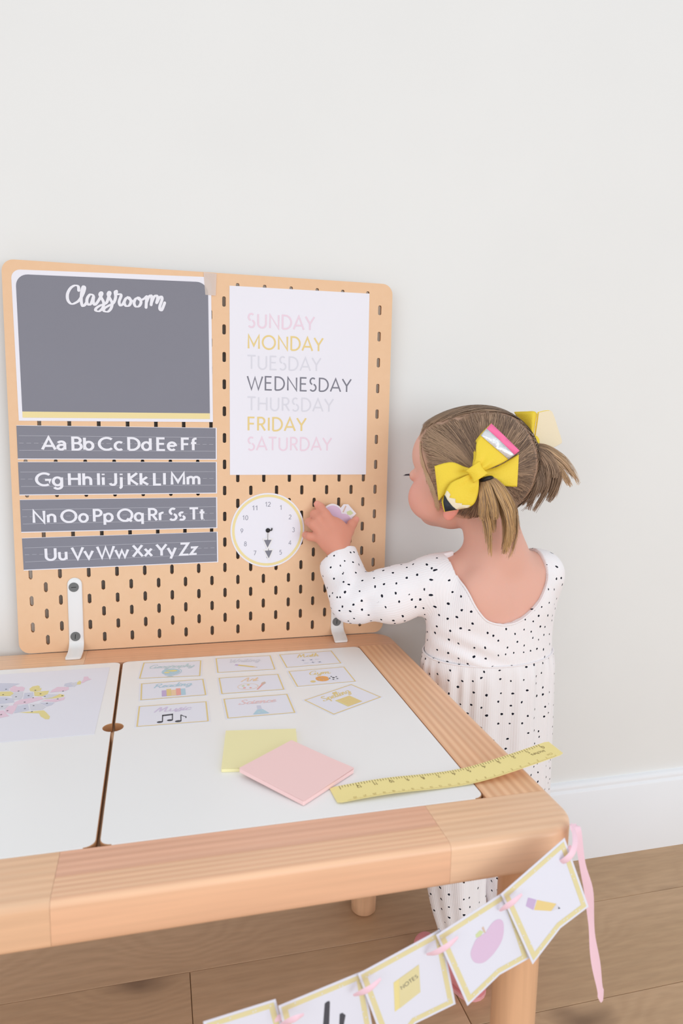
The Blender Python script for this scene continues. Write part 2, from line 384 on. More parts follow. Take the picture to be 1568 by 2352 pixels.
# ------------------------------------------------------------------ lettering drawn with strokes
# each glyph: width | strokes separated by ';' ; 'aCX CY RX RY A0 A1' is an arc
G = {
'A': '.76|0 0 .38 1 .76 0;.16 .3 .6 .3', 'B': '.6|.08 .54 .33 .54 a.33,.27,.25,.27,90,-90 .08 0 .08 1 .31 1 a.31,.77,.22,.23,90,-90',
'C': '.84|a.5,.5,.46,.5,48,312', 'D': '.78|.08 0 .08 1 .28 1 a.28,.5,.45,.5,90,-90 .08 0', 'E': '.58|.52 1 .08 1 .08 0 .54 0;.08 .53 .48 .53',
'F': '.54|.5 1 .08 1 .08 0;.08 .52 .46 .52', 'G': '.88|a.5,.5,.46,.5,48,318 .84 .16 .84 .46 .54 .46', 'H': '.76|.08 0 .08 1;.68 0 .68 1;.08 .53 .68 .53',
'I': '.18|.09 0 .09 1', 'J': '.46|.36 1 .36 .26 a.18,.22,.18,.22,0,-160', 'K': '.64|.08 0 .08 1;.58 1 .1 .52 .62 0', 'L': '.52|.08 1 .08 0 .5 0',
'M': '.92|.08 0 .08 1 .46 .22 .84 1 .84 0', 'N': '.8|.08 0 .08 1 .72 0 .72 1', 'O': '1.02|a.51,.5,.46,.5,0,360', 'P': '.58|.08 0 .08 1 .3 1 a.3,.74,.24,.26,90,-90 .08 .48',
'Q': '1.02|a.51,.5,.46,.5,0,360;.62 .2 .94 -.04', 'R': '.62|.08 0 .08 1 .3 1 a.3,.74,.24,.26,90,-90 .08 .48;.3 .48 .58 0',
'S': '.56|a.28,.755,.2,.245,45,270 a.28,.26,.23,.26,90,-145', 'T': '.6|0 1 .6 1;.3 1 .3 0', 'U': '.74|.08 1 .08 .3 a.37,.3,.29,.3,180,360 .66 1',
'V': '.7|0 1 .35 0 .7 1', 'W': '1.08|0 1 .29 0 .54 .92 .79 0 1.08 1', 'X': '.68|.02 0 .64 1;.04 1 .66 0', 'Y': '.66|0 1 .33 .46 .66 1;.33 .46 .33 0', 'Z': '.6|.04 1 .56 1 .03 0 .58 0',
'a': '.56|.06 .56 a.26,.46,.2,.21,130,0 .46 0;.46 .39 .3 .39 a.24,.195,.19,.195,90,270 .3 0 .46 .16', 'b': '.62|.08 1 .08 0;a.33,.33,.25,.33,0,360', 'c': '.52|a.32,.33,.26,.33,50,310',
'd': '.62|.54 1 .54 0;a.29,.33,.25,.33,0,360', 'e': '.58|.06 .36 .54 .36 a.3,.34,.24,.32,0,180 a.3,.33,.24,.33,180,315', 'f': '.38|.36 1 a.28,.82,.14,.18,90,180 .14 0;0 .62 .34 .62',
'g': '.62|.54 .66 .54 0 a.3,-.04,.24,.25,0,-150;a.29,.33,.25,.33,0,360', 'h': '.58|.08 1 .08 0;.08 .4 a.29,.43,.21,.23,180,0 .5 0', 'i': '.2|.1 .66 .1 0;.1 .84 .1 .96', 'j': '.24|.14 .66 .14 -.12 a.0,-.12,.14,.16,0,-80;.14 .84 .14 .96',
'k': '.54|.08 1 .08 0;.46 .66 .1 .34 .52 0', 'l': '.2|.1 1 .1 0', 'm': '.88|.08 .66 .08 0;.08 .42 a.26,.43,.18,.23,180,0 .44 0;.44 .42 a.62,.43,.18,.23,180,0 .8 0', 'n': '.58|.08 .66 .08 0;.08 .4 a.29,.43,.21,.23,180,0 .5 0',
'o': '.64|a.32,.33,.26,.33,0,360', 'p': '.62|.08 .66 .08 -.3;a.33,.33,.25,.33,0,360', 'q': '.62|.54 .66 .54 -.3;a.29,.33,.25,.33,0,360', 'r': '.38|.08 .66 .08 0;.08 .4 a.26,.43,.18,.23,180,70',
's': '.46|a.23,.49,.15,.165,50,270 a.23,.165,.18,.165,90,-140', 't': '.38|.16 .9 .16 .16 a.27,.16,.11,.16,180,290;0 .63 .34 .63', 'u': '.58|.08 .66 .08 .24 a.29,.24,.21,.24,180,360 .5 .66;.5 .3 .5 0',
'v': '.52|0 .66 .26 0 .52 .66', 'w': '.82|0 .66 .22 0 .41 .6 .6 0 .82 .66', 'x': '.52|.02 0 .48 .66;.04 .66 .5 0', 'y': '.52|0 .66 .27 .02;.52 .66 .18 -.3', 'z': '.46|.04 .63 .42 .63 .03 .03 .44 .03',
'0': '.62|a.31,.5,.25,.5,0,360', '1': '.4|.04 .76 .26 1 .26 0', '2': '.6|a.29,.73,.22,.27,165,-30 .04 .02 .54 .02', '3': '.58|a.27,.75,.2,.25,150,-90 a.27,.26,.23,.26,90,-150', '4': '.62|.46 0 .46 1 .04 .28 .6 .28',
'5': '.58|.48 1 .16 1 .1 .56 a.26,.31,.25,.31,110,-140', '6': '.6|.42 1 .1 .46;a.3,.3,.24,.3,0,360', '7': '.56|.04 .98 .52 .98 .18 0', '8': '.6|a.3,.76,.19,.24,0,360;a.3,.27,.24,.27,0,360', '9': '.6|.18 0 .5 .54;a.3,.7,.24,.3,0,360',
' ': '.3|'}
def gly(ch):
    w_, s = G[ch].split('|'); out = []
    for st in s.split(';'):
        pts = []; nums = []
        for tk in st.split():
            if tk[0] == 'a':
                pts += arc(*[float(q) for q in tk[1:].split(',')])
            else:
                nums.append(float(tk))
                if len(nums) == 2: pts.append(tuple(nums)); nums = []
        if pts: out.append(pts)
    return float(w_), out
def text(pl, s, x, y, h, th, m, parent, off=.05, width=None, gap=.14, center=False, name='lettering', word=.34):
    polys = []; cx = 0
    for ch in s:
        if ch == ' ': cx += word; continue
        w_, st = gly(ch)
        for p in st: polys += ribbon2([(cx+a, b) for a, b in p], th)
        cx += w_+gap
    cx -= gap
    sx = (width/cx/h) if width else 1
    if center: x -= cx*h*sx/2
    return flat(name, pl, merged([[(x+a*h*sx, y+b*h) for a, b in q] for q in polys]), off, m, parent)
# joined handwriting, x-height .5, drawn through points
CUR = {
'C': (.62, [[(.6, .86), (.5, 1.02), (.3, 1), (.08, .66), (.06, .28), (.24, .02), (.5, .1), (.66, .24)]]), 'l': (.26, [[(0, .12), (.16, .5), (.26, .95), (.2, 1.06), (.12, .9), (.1, .2), (.16, 0), (.3, .1)]]),
'a': (.5, [[(.4, .42), (.26, .52), (.08, .36), (.06, .1), (.18, 0), (.32, .14), (.42, .48)], [(.42, .48), (.38, .12), (.44, 0), (.56, .1)]]),
's': (.36, [[(0, .1), (.22, .46), (.26, .62), (.18, .6), (.2, .44), (.32, .2), (.28, -.12), (.08, -.22), (.0, -.12), (.16, 0), (.42, .12)]]),
'r': (.38, [[(0, .1), (.1, .5), (.16, .62), (.18, .5), (.34, .48), (.28, .16), (.32, 0), (.44, .1)]]), 'o': (.44, [[(.26, .52), (.08, .38), (.06, .12), (.2, 0), (.36, .12), (.38, .4), (.24, .52), (.3, .4), (.52, .42)]]),
'm': (.74, [[(.02, .42), (.1, .5), (.1, 0)], [(.1, .1), (.24, .48), (.34, .44), (.33, 0)], [(.33, .1), (.47, .48), (.58, .42), (.56, .08), (.64, -.04), (.8, .12)]]),
'e': (.36, [[(0, .14), (.22, .28), (.3, .44), (.2, .52), (.08, .36), (.08, .1), (.2, 0), (.4, .12)]]), 'g': (.46, [[(.38, .42), (.24, .52), (.08, .36), (.08, .12), (.2, .02), (.34, .16), (.4, .48)], [(.4, .48), (.36, -.2), (.22, -.42), (.1, -.3), (.24, -.1), (.52, .12)]]),
'p': (.46, [[(.0, .1), (.12, .5), (.1, -.4)], [(.1, .3), (.26, .52), (.4, .36), (.36, .08), (.2, 0), (.12, .08)], [(.3, .02), (.5, .12)]]), 'h': (.48, [[(0, .12), (.18, .7), (.2, 1), (.12, .9), (.1, 0)], [(.1, .12), (.26, .5), (.36, .42), (.34, .08), (.4, 0), (.52, .12)]]),
'y': (.48, [[(.04, .48), (.08, .12), (.2, .02), (.36, .2), (.42, .5)], [(.42, .5), (.36, -.2), (.2, -.42), (.1, -.3), (.24, -.1), (.52, .12)]]),
'i': (.24, [[(0, .12), (.12, .5), (.1, .12), (.16, 0), (.28, .12)], [(.14, .68), (.16, .74)]]), 't': (.3, [[(0, .12), (.16, .9), (.12, .14), (.18, 0), (.34, .12)], [(0, .6), (.32, .64)]]),
'n': (.48, [[(.02, .42), (.1, .5), (.1, 0)], [(.1, .1), (.26, .5), (.36, .42), (.34, .08), (.4, 0), (.52, .12)]]), 'd': (.48, [[(.38, .42), (.24, .52), (.08, .36), (.06, .12), (.18, 0), (.34, .16), (.42, .6), (.44, 1)], [(.44, 1), (.38, .12), (.44, 0), (.54, .12)]]),
'u': (.5, [[(.04, .5), (.06, .12), (.18, 0), (.34, .16), (.42, .5), (.38, .12), (.46, 0), (.56, .12)]]), 'c': (.36, [[(.34, .42), (.22, .52), (.08, .34), (.08, .1), (.2, 0), (.4, .12)]]),
'G': (.74, [[(.6, .86), (.46, 1.02), (.18, .84), (.06, .4), (.2, .04), (.44, .06), (.6, .4), (.46, .42)], [(.6, .42), (.58, 0), (.8, .12)]]),
'W': (.96, [[(.0, .9), (.1, 1), (.14, .5), (.2, 0), (.4, .6), (.5, .9), (.5, .3), (.56, 0), (.78, .5), (.9, 1.02)]]), 'M': (.96, [[(.02, 0), (.1, .6), (.2, 1), (.34, .2)], [(.34, .1), (.5, .7), (.62, 1), (.66, .4), (.72, 0), (.94, .12)]]),
'R': (.66, [[(.12, .9), (.1, .4), (.06, 0)], [(.02, .8), (.3, 1.02), (.5, .84), (.36, .56), (.14, .52), (.4, .3), (.54, 0), (.7, .12)]]), 'A': (.74, [[(.0, 0), (.2, .5), (.46, 1), (.5, .4), (.54, 0), (.72, .12)], [(.12, .36), (.6, .4)]]),
'S': (.52, [[(.46, .88), (.32, 1.02), (.12, .84), (.26, .56), (.42, .3), (.3, .02), (.02, .08), (.06, .22)]])}
def script(pl, s, x, y, h, th, m, parent, width, off=.05, slant=.2, rise=0):
    polys = []; cx = 0
    for ch in s:
        w_, st = CUR[ch]
        for p in st:
            q = catmull([(cx+a+b*slant, b) for a, b in p], 6)
            polys += brush(q, th, lambda t: .45+.75*abs(t.y))
        cx += w_
    sx = width/cx/h
    return flat('lettering', pl, merged([[(x+a*h*sx, y+b*h+rise*a*h*sx) for a, b in q] for q in polys]), off, m, parent)
def disc(cx, cy, rx, ry=None, n=28): ry = ry or rx; return arc(cx, cy, rx, ry, 0, 360*(n-1)/n, n)
def frame2(x0, y0, x1, y1, t):
    return [[(x0, y0), (x1, y0), (x1, y0+t), (x0, y0+t)], [(x0, y1-t), (x1, y1-t), (x1, y1), (x0, y1)], [(x0, y0+t), (x0+t, y0+t), (x0+t, y1-t), (x0, y1-t)], [(x1-t, y0+t), (x1, y0+t), (x1, y1-t), (x1-t, y1-t)]]

# ================================================================== THE ROOM
def boxv(x0, y0, z0, x1, y1, z1):
    V = [(x, y, z) for z in (z0, z1) for y in (y0, y1) for x in (x0, x1)]
    return V, [(0, 2, 3, 1), (4, 5, 7, 6), (0, 1, 5, 4), (2, 6, 7, 3), (0, 4, 6, 2), (1, 3, 7, 5)]
def box(name, x0, y0, z0, x1, y1, z1, m, parent=None, **k):
    V, F = boxv(x0, y0, z0, x1, y1, z1); return mk(name, V, F, m, parent, **k)
tag(box('wall_back', -160, 2.35, -2, 260, 14, 262, 'wall'), kind='structure')
prof = [(2.4, 0), (.85, 0), (.85, 13.9), (1.0, 14.15), (1.22, 14.3), (1.3, 14.5), (1.25, 14.8), (1.4, 15.2), (1.75, 15.5), (2.4, 15.6)]
V = [(x, a, b) for x in (-160, 260) for a, b in prof]; n = len(prof)
F = [(i, (i+1) % n, (i+1) % n+n, i+n) for i in range(n)]+[tuple(range(n))[::-1], tuple(range(n, 2*n))]
o = mk('baseboard_back', V, F, 'base'); tag(o, kind='structure'); smooth_angle(o, 35)
fl = box('floor', -160, -300, -3, 260, 3, -1.2, 'mdf_core'); tag(fl, kind='structure')
W_ = 18.69
rows = {0: [61.3-230, 61.3-120, 23.6, 61.3, 190], -1: [-120, -10, 118, 240]}
def plank(x0, x1, y0, y1):
    g = .035; h = .12
    V = []
    for z, q in ((-1.2, g), (-h, g), (0, g+h*.55)):
        V += [(x0+q, y0+q, z), (x1-q, y0+q, z), (x1-q, y1-q, z), (x0+q, y1-q, z)]
    F = [(8, 9, 10, 11)]+[(a+i, a+(i+1) % 4, a+4+(i+1) % 4, a+4+i) for a in (0, 4) for i in range(4)]
    mk('plank', V, F, 'planks', fl)
rr = random.Random(3)
for k in range(-1, 11):                    # k=0 is the row whose near joint runs past the shoes
    y1 = -10.2-k*W_; y0 = y1-W_
    if k == -1: y1 = 2.3
    if k == 0: xs = [-160, -40, 23.6, 61.3, 190, 260]
    elif k == -1: xs = [-160, -28, 150, 260]
    elif k == 1: xs = [-160, -70, 110, 260]
    else:
        a = rr.uniform(-140, -60); xs = [-160, a, a+rr.uniform(120, 170), a+rr.uniform(250, 300), 260]
        xs = [q for q in xs if q <= 260]
        if xs[-1]-xs[-2] < 5: xs.pop(-2)
    for a, b in zip(xs, xs[1:]): plank(a, b, y0, y1)

# ================================================================== THE TABLE
XL, XR = -27.4, 56.75; YF, YB = -57.4, 0.35; Z0, Z1 = 44.05, 48.0
tb = thing('play_table', 'low pine play table with rounded corners and an inlaid white top, against the wall', 'table', (14.7, -28.5, 0))
def rail(name, outl, m, parent=tb, r=.55):
    V, F = prism(Pl((0, 0, 0), (1, 0, 0), (0, 1, 0), (0, 0, 1)), outl, Z0, Z1)
    o = mk(name, V, F, m, parent); return o
def rail_b(name, outl, m, outer):          # rounded only along the outside of the frame
    o = rail(name, outl, m); bm = bmesh.new(); bm.from_mesh(o.data)
    org = ORG[o]; E = []
    for e in bm.edges:
        a, b = [v.co/K+org for v in e.verts]
        if abs(a.z-b.z) < .01 and outer(a) and outer(b): E.append(e)
    bmesh.ops.bevel(bm, geom=E, offset=.62*K, segments=4, profile=.5, affect='EDGES', clamp_overlap=True)
    bm.to_mesh(o.data); bm.free(); smooth_angle(o, 35); return o
CR = 3.4
def isout(v):
    e = .02
    if abs(v.x-XL) < e or abs(v.x-XR) < e or abs(v.y-YF) < e or abs(v.y-YB) < e: return True
    for cx in (XL+CR, XR-CR):
        for cy in (YF+CR, YB-CR):
            if abs(math.hypot(v.x-cx, v.y-cy)-CR) < .05 and ((v.x-cx)*(1 if cx > 0 else -1) > 0) and ((v.y-cy)*(1 if cy > -28 else -1) > 0): return True
    return False
rail_b('front_rail', [(11.8, YF), (43.85, YF), (43.85, -54.42), (11.8, -54.42)], 'pineA', isout)
rail_b('front_rail', [(11.8, -54.4), (43.85, -54.4), (43.85, -51.08), (11.8, -51.08)], 'pineR', isout)
rail_b('front_rail', [(43.87, YF)]+arc(XR-CR, YF+CR, CR, CR, -90, 0, 12)+[(XR, -51.08), (43.87, -51.08)], 'pineB', isout)
rail_b('front_rail', [(11.78, YF), (11.78, -51.08), (XL, -51.08)]+arc(XL+CR, YF+CR, CR, CR, 180, 270, 12), 'pineB', isout)
rail_b('back_rail', [(XR, -6.0)]+arc(XR-CR, YB-CR, CR, CR, 0, 90, 12)+[(9.5, YB), (9.5, -6.0)], 'pineC', isout)
rail_b('back_rail', [(9.48, -6.0), (9.48, YB)]+arc(XL+CR, YB-CR, CR, CR, 90, 180, 12)+[(XL, -6.0)], 'pineB', isout)
rail_b('side_rail', [(50.15, -51.05), (XR, -51.05), (XR, -6.03), (50.15, -6.03)], 'pineS', isout)
rail_b('side_rail', [(XL, -51.05), (-20.8, -51.05), (-20.8, -6.03), (XL, -6.03)], 'pineS', isout)
# ledge under the lids and the bar below their joint
for a in [(-20.9, -51.1, 49.9+.35, -49.8), (-20.9, -7.2, 50.2, -5.9), (49.0, -49.8, 50.2, -7.2), (-20.9, -49.8, -19.6, -7.2)]:
    box('lid_ledge', a[0], a[1], 44.6, a[2], a[3], 46.9, 'pineC', tb)
box('centre_bar', 12.6, -49.8, 44.4, 16.8, -7.2, 46.9, 'mdf', tb)
for x, y in ((53.0, -53.4), (53.0, -3.0), (-23.6, -53.4), (-23.6, -3.0)):
    n = 28; V = []; 
    for z, r in ((0, 1.75), (.35, 2.08), (2, 2.12), (44.1, 2.15)):
        V += [(x+r*math.cos(2*math.pi*i/n), y+r*math.sin(2*math.pi*i/n), z) for i in range(n)]
    F = [(a*n+i, a*n+(i+1) % n, (a+1)*n+(i+1) % n, (a+1)*n+i) for a in range(3) for i in range(n)]+[tuple(range(n))[::-1], tuple(range(3*n, 4*n))]
    smooth_angle(mk('leg', V, F, 'pineL', tb), 50)
def lid(x0, x1, notch_right):
    y0, y1 = -50.98, -6.08; r = 1.0
    out = rrect(x0, y0, x1, y1, r, 6); cy = -27.9; nr = 1.1
    na = arc(x1+.12, cy, nr, nr, 264, 96, 12) if notch_right else arc(x0-.12, cy, nr, nr, 84, -84, 12)
    if notch_right:
        k = 6; out = out[:k]+na+out[k:]
    else:
        k = 18; out = out[:k]+na+out[k:]
    return out
P0 = Pl((0, 0, 0), (1, 0, 0), (0, 1, 0), (0, 0, 1))
o = slab('table_lid', P0, lid(14.82, 50.08, False), 46.95, 48.0, 'white', sidemat='mdf_core'); bev(o, .06, 1, 60)
tag(o, 'white laminated right-hand table lid lying under the nine subject cards', 'table lid', 'lift-out lids of the play table')
o = slab('table_lid', P0, lid(-20.75, 14.54, True), 46.95, 48.0, 'white', sidemat='mdf_core'); bev(o, .06, 1, 60)
tag(o, 'white laminated left-hand table lid lying under the pastel map', 'table lid', 'lift-out lids of the play table')

# ================================================================== THE PEGBOARD
pb = thing('pegboard', 'square fibreboard pegboard with rows of slots standing on the table rear', 'pegboard', (28, .25, 48.05))
def pegboard():
    B0 = 48.06; H = 103.95-B0+.05
    vs = []; es = []; 
    def loop(pts):
        b = len(vs); vs.extend(pts); es.extend((b+i, b+(i+1) % len(pts)) for i in range(len(pts)))
    loop(rrect(0, B0, 56, 104, 1.6, 7)); n_out = len(vs)
    holes = []
    def slot(x, z):
        pts = arc(x, z+.5, .26, .26, 0, 180, 7)+arc(x, z-.5, .26, .26, 180, 360, 7)
        holes.append((len(vs), len(pts))); loop(pts)
    for i in range(14):
        for j in range(13): slot(2+4*i, 104-4-4*j)
    for i in range(13):
        for j in range(14): slot(4+4*i, 104-2-4*j)
    r = delaunay_2d_cdt([Vector(p) for p in vs], es, [], 4, 1e-5)
    V2, F2 = r[0], r[2]
    # keep faces outside the slots
    F2 = [f for f in F2]
    keep = []
    for f in F2:
        cx = sum(V2[i].x for i in f)/len(f); cz = sum(V2[i].y for i in f)/len(f); ok = True
        for (ox, oz) in ((2, 0), (4, 2)):
            gx = round((cx-ox)/4)*4+ox; gz = 104-(round((104-cz-oz)/4)*4+oz)
            if oz == 0 and (gz > 101 or gz < 51): continue
            if ox == 4 and (gx > 53 or gx < 3): continue
            if ox == 2 and (gx > 55 or gx < 1): continue
            dz = max(0, abs(cz-gz)-.5)
            if math.hypot(cx-gx, dz) < .235: ok = False
        if ok: keep.append(f)
    nv = len(V2)
    V = [(p.x, 0, p.y) for p in V2]+[(p.x, .5, p.y) for p in V2]
    cnt = {}
    for f in keep:
        for a, b in zip(f, list(f[1:])+[f[0]]): cnt[(a, b)] = 1
    F = []
    for f in keep:
        F.append(tuple(f)); F.append(tuple(i+nv for i in f)[::-1])
    mi = [0]*len(F)
    for (a, b) in cnt:
        if (b, a) not in cnt: F.append((b, a, a+nv, b+nv)); mi.append(1)
    # CDT is counter-clockwise in x,z, which faces -y: correct for the front
    return mk('board', V, F, ['mdf', 'mdf_core'], pb, mi=mi)
pegboard()

def bracket(cx, label, zrot, top=59.3):
    t = thing('board_bracket', label, 'bracket', (cx, -1.6, 48.05), 'white plastic clips holding the pegboard')
    path = catmull([(-.16, 50.6), (-.16, 49.9), (-.3, 49.25), (-.95, 48.75), (-2.1, 48.5), (-3.2, 48.3), (-3.9, 48.18)], 5)
    rows = []
    zt = top-1.03
    for a in range(0, 91, 15):       # rounded top
        rows.append((-.16, zt+1.03*math.sin(math.radians(90-a)), 1.03*math.cos(math.radians(90-a)) if a else .02))
    rows += [(-.16, z, 1.03) for z in (57, 54.5, 52)]
    k = len(path)
    for i, p in enumerate(path): rows.append((p[0], p[1], 1.03+.06*i/k if i < k-5 else 1.09*math.sqrt(max(.05, 1-((i-(k-5))/5.2)**2*.5))))
    V = []
    for i, (y, z, wd) in enumerate(rows):
        a = rows[max(0, i-1)]; b = rows[min(len(rows)-1, i+1)]
        ty, tz = b[0]-a[0], b[1]-a[1]; l = math.hypot(ty, tz) or 1; ny, nz = tz/l, -ty/l    # out of the board: -y when going down
        sh = -.25*max(0, (i-len(rows)+12))/12
        for s, d in ((-1, -.13), (-1, .06), (-.85, .15), (.85, .15), (1, .06), (1, -.13)):
            V.append((cx+sh+wd*s, y+ny*d, z+nz*d))
    m = 6; F = [(i*m+j, i*m+(j+1) % m, (i+1)*m+(j+1) % m, (i+1)*m+j) for i in range(len(rows)-1) for j in range(m)]
    F += [tuple(range(m))[::-1], tuple(range((len(rows)-1)*m, len(rows)*m))]
    o = mk('clip_body', V, F, 'plastic', t); bm = bmesh.new(); bm.from_mesh(o.data); bmesh.ops.recalc_face_normals(bm, faces=bm.faces); bm.to_mesh(o.data); bm.free(); smooth_angle(o, 60)
    for z, a in ((57.9, 3), (50.38, 84)):
        P = Pl((cx-.12, -.3, z), (1, 0, 0), (0, 0, 1), (0, -1, 0))
        s = slab('screw', P, disc(0, 0, .7), -.1, .13, 'screw', t); bev(s, .06, 2)
        c, q = math.cos(math.radians(a)), math.sin(math.radians(a))
        pts = [(-.36, -.05), (.36, -.05), (.36, .05), (-.36, .05)]
        flat('screw_slot', P, [[(x*c-y*q, x*q+y*c) for x, y in pts]], .14, 'screwd', s)
bracket(8.0, 'white plastic clip with two grey screws at the left of the pegboard foot', 0)
bracket(48.1, 'white plastic clip partly behind the dotted sleeve at the right', 0)

# ---------------------------------------------------------------- prints taped to the board
P = Pl((1.35, -.02, 82.15), (1, 0, .008), (0, 0, 1), (0, -1, 0))
t = thing('classroom_poster', 'dark grey chalkboard poster headed Classroom with a yellow stripe', 'poster', P(13.5, 0))
slab('sheet', P, rrect(0, 0, 26.95, 20.95, 1.1, 6)[:0] or arc(25.75, 19.75, 1.2, 1.2, 0, 90, 7)+arc(1.2, 19.35, 1.2, 1.2, 90, 180, 7)+[(0, 0), (26.95, 0)], 0, .04, 'paper', t)
pan = arc(24.9, 18.6, 1.6, 1.6, 0, 90, 9)+arc(2.15, 18.35, 1.6, 1.6, 90, 180, 9)+[(.52, 1.3), (26.5, 1.3)]
flat('chalkboard_panel', P, [pan], .055, 'grey', t)
flat('yellow_stripe', P, [[(.52, .45), (26.5, .45), (26.5, 1.29), (.52, 1.29)]], .055, 'yel', t)
WORD = [[(9.86,100.39),(9.82,100.90),(9.40,101.03),(8.82,100.66),(8.38,99.86),(8.39,98.98),(8.85,98.49),(9.52,98.75),(9.96,99.16),(10.42,99.97),(10.66,100.77),(10.47,100.93),(10.26,100.26),(10.15,99.07),(10.28,98.33),(10.57,98.41),(10.87,98.82)], [(11.82,99.80),(11.38,99.93),(10.98,99.42),(10.90,98.82),(11.14,98.50),(11.48,98.75),(11.81,99.66),(11.74,98.97),(11.92,98.54),(12.25,98.84),(12.72,99.61),(12.95,100.12),(12.83,100.29),(12.65,99.96),(12.91,99.43),(13.15,98.85),(12.97,98.14),(12.47,97.68),(12.03,97.80),(12.16,98.12),(12.69,98.50),(13.48,98.86),(13.83,99.72),(14.04,100.24),(13.92,100.41),(13.76,100.03),(14.07,99.39),(14.28,98.87),(14.10,98.14),(13.64,97.68),(13.12,97.79),(13.24,98.14),(13.80,98.52),(14.45,98.92),(14.77,99.73),(14.72,100.42),(14.92,100.57),(14.89,100.13),(15.36,100.20),(15.52,99.97),(15.24,99.16),(15.37,98.65),(15.68,98.79),(15.93,99.20)],
        [(16.57,99.83),(16.18,99.65),(15.93,99.10),(16.15,98.61),(16.61,98.72),(16.84,99.25),(16.65,99.76),(16.42,99.78),(16.73,99.52),(17.27,99.27)], [(17.96,99.87),(17.48,99.64),(17.27,99.07),(17.50,98.60),(17.96,98.69),(18.23,99.22),(18.04,99.77),(17.80,99.80),(18.15,99.52),(18.71,99.79),(19.04,100.07),(18.97,99.37),(18.91,98.56)], [(18.94,99.16),(19.32,100.03),(19.64,100.25),(19.73,99.85),(19.62,98.96)], [(19.64,99.16),(20.04,100.07),(20.40,100.29),(20.54,99.95),(20.39,99.24),(20.80,100.03),(21.09,100.17),(21.16,99.79),(20.86,98.91),(20.82,98.42),(21.10,98.31),(21.52,99.34)]]
pl_ = []
for st in WORD: pl_ += brush(catmull(st, 5), .36, lambda t_: .5+.65*abs(t_.y))
flat('lettering', BOARD, merged(pl_), .1, 'textw', t)
tp = slab('tape_piece', Pl((27.05, -.07, 100.8), (1, 0, 0), (0, 0, 1), (0, -1, 0)), [(.25, 0), (1.75, -.05), (1.9, 3.1), (0, 3.15)], 0, .012, 'tape')
tag(tp, 'strip of clear tape at the top right corner of the Classroom poster', 'tape')

LW = {'s1': ('Aa Bb Cc Dd Ee Ff', 3.3, 21.6), 's2': ('Gg Hh Ii Jj Kk Ll Mm', 2.25, 23.1), 's3': ('Nn Oo Pp Qq Rr Ss Tt', 1.6, 24.4), 's4': ('Uu Vv Ww Xx Yy Zz', 2.95, 21.7)}
SP = {'s1': (1.0, 76.72, 0), 's2': (1.0, 71.58, 0), 's3': (1.02, 66.17, .1), 's4': (1.12, 60.6, .55)}
names = {'s1': 'topmost grey alphabet strip lettered Aa to Ff', 's2': 'second grey alphabet strip lettered Gg to Mm', 's3': 'third grey alphabet strip lettered Nn to Tt', 's4': 'lowest grey alphabet strip lettered Uu to Zz'}
for k in ('s1', 's2', 's3', 's4'):
    s, tx, tw = LW[k]; x, z, a = SP[k]
    P = sub(Pl((x, -.02, z), (1, 0, 0), (0, 0, 1), (0, -1, 0)), 0, 0, a)
    t = thing('alphabet_strip', names[k], 'poster', P(13.9, 0), 'alphabet strips on the pegboard')
    slab('strip_card', P, [(0, 0), (27.85, 0), (27.85, 4.8), (0, 4.8)], 0, .04, 'paper', t)
    flat('grey_panel', P, [[(0.0, .13), (27.68, .13), (27.68, 4.74), (0.0, 4.74)]], .052, 'grey', t)
    ln = [[(.25, q), (27.6, q), (27.6, q+.045), (.25, q+.045)] for q in (1.26, 3.32)]
    ln += [[(.25+i*.98, 2.3), (.25+i*.98+.6, 2.3), (.25+i*.98+.6, 2.34), (.25+i*.98, 2.34)] for i in range(28)]
    flat('ruled_line', P, ln, .062, 'rule', t)
    text(P, s, tx, 1.42, 1.72, .18, 'textw', t, .075, width=tw, gap=.1, word=.2)

P = Pl((30.8, -.02, 74.4), (1, 0, 0), (-.004, 0, 1), (0, -1, 0))
t = thing('weekday_poster', 'white poster listing the days of the week, above the paper clock', 'poster', P(10.8, 0))
slab('sheet', P, [(0, 0), (21.6, 0), (21.45, 28.0), (0, 27.9)], 0, .04, 'paper', t)
for s, m, z, x1, th in (('SUNDAY', 'pinkp', 96.5, 43.6, .13), ('MONDAY', 'gold', 93.4, 45.0, .13), ('TUESDAY', 'pale', 90.4, 44.7, .11), ('WEDNESDAY', 'dark', 87.35, 49.6, .11), ('THURSDAY', 'pale', 84.25, 46.8, .11), ('FRIDAY', 'gold', 81.2, 42.5, .13), ('SATURDAY', 'pinkp', 78.2, 46.6, .12)):
    text(P, s, 33.45-30.8, z-74.4, 1.95, th, m, t, .055, width=x1-33.45, gap=.14)

P = Pl((36.66, -.02, 65.7), (1, 0, 0), (0, 0, 1), (0, -1, 0))
t = thing('paper_clock', 'round white paper clock with a yellow ring, both hands near six', 'clock', P(0, -5.8))
slab('dial', P, disc(0, 0, 5.8, 5.88, 56), 0, .06, 'paper', t)
ring = []
for i in range(56):
    a0, a1 = [math.radians(360*q/56) for q in (i, i+1)]
    ring.append([(5.18*math.cos(a0), 5.25*math.sin(a0)), (5.56*math.cos(a0), 5.64*math.sin(a0)), (5.56*math.cos(a1), 5.64*math.sin(a1)), (5.18*math.cos(a1), 5.25*math.sin(a1))])
flat('yellow_ring', P, ring, .075, 'yel', t)
for q in range(1, 13):
    a = math.radians(90-30*q); s = str(q); hh = .68
    text(P, s, 4.05*math.cos(a), 4.1*math.sin(a)-hh/2, hh, .125, 'num', t, .075, width=(.42 if len(s) == 1 else .86)*(.75 if s == '1' else 1), center=True, name='numeral')
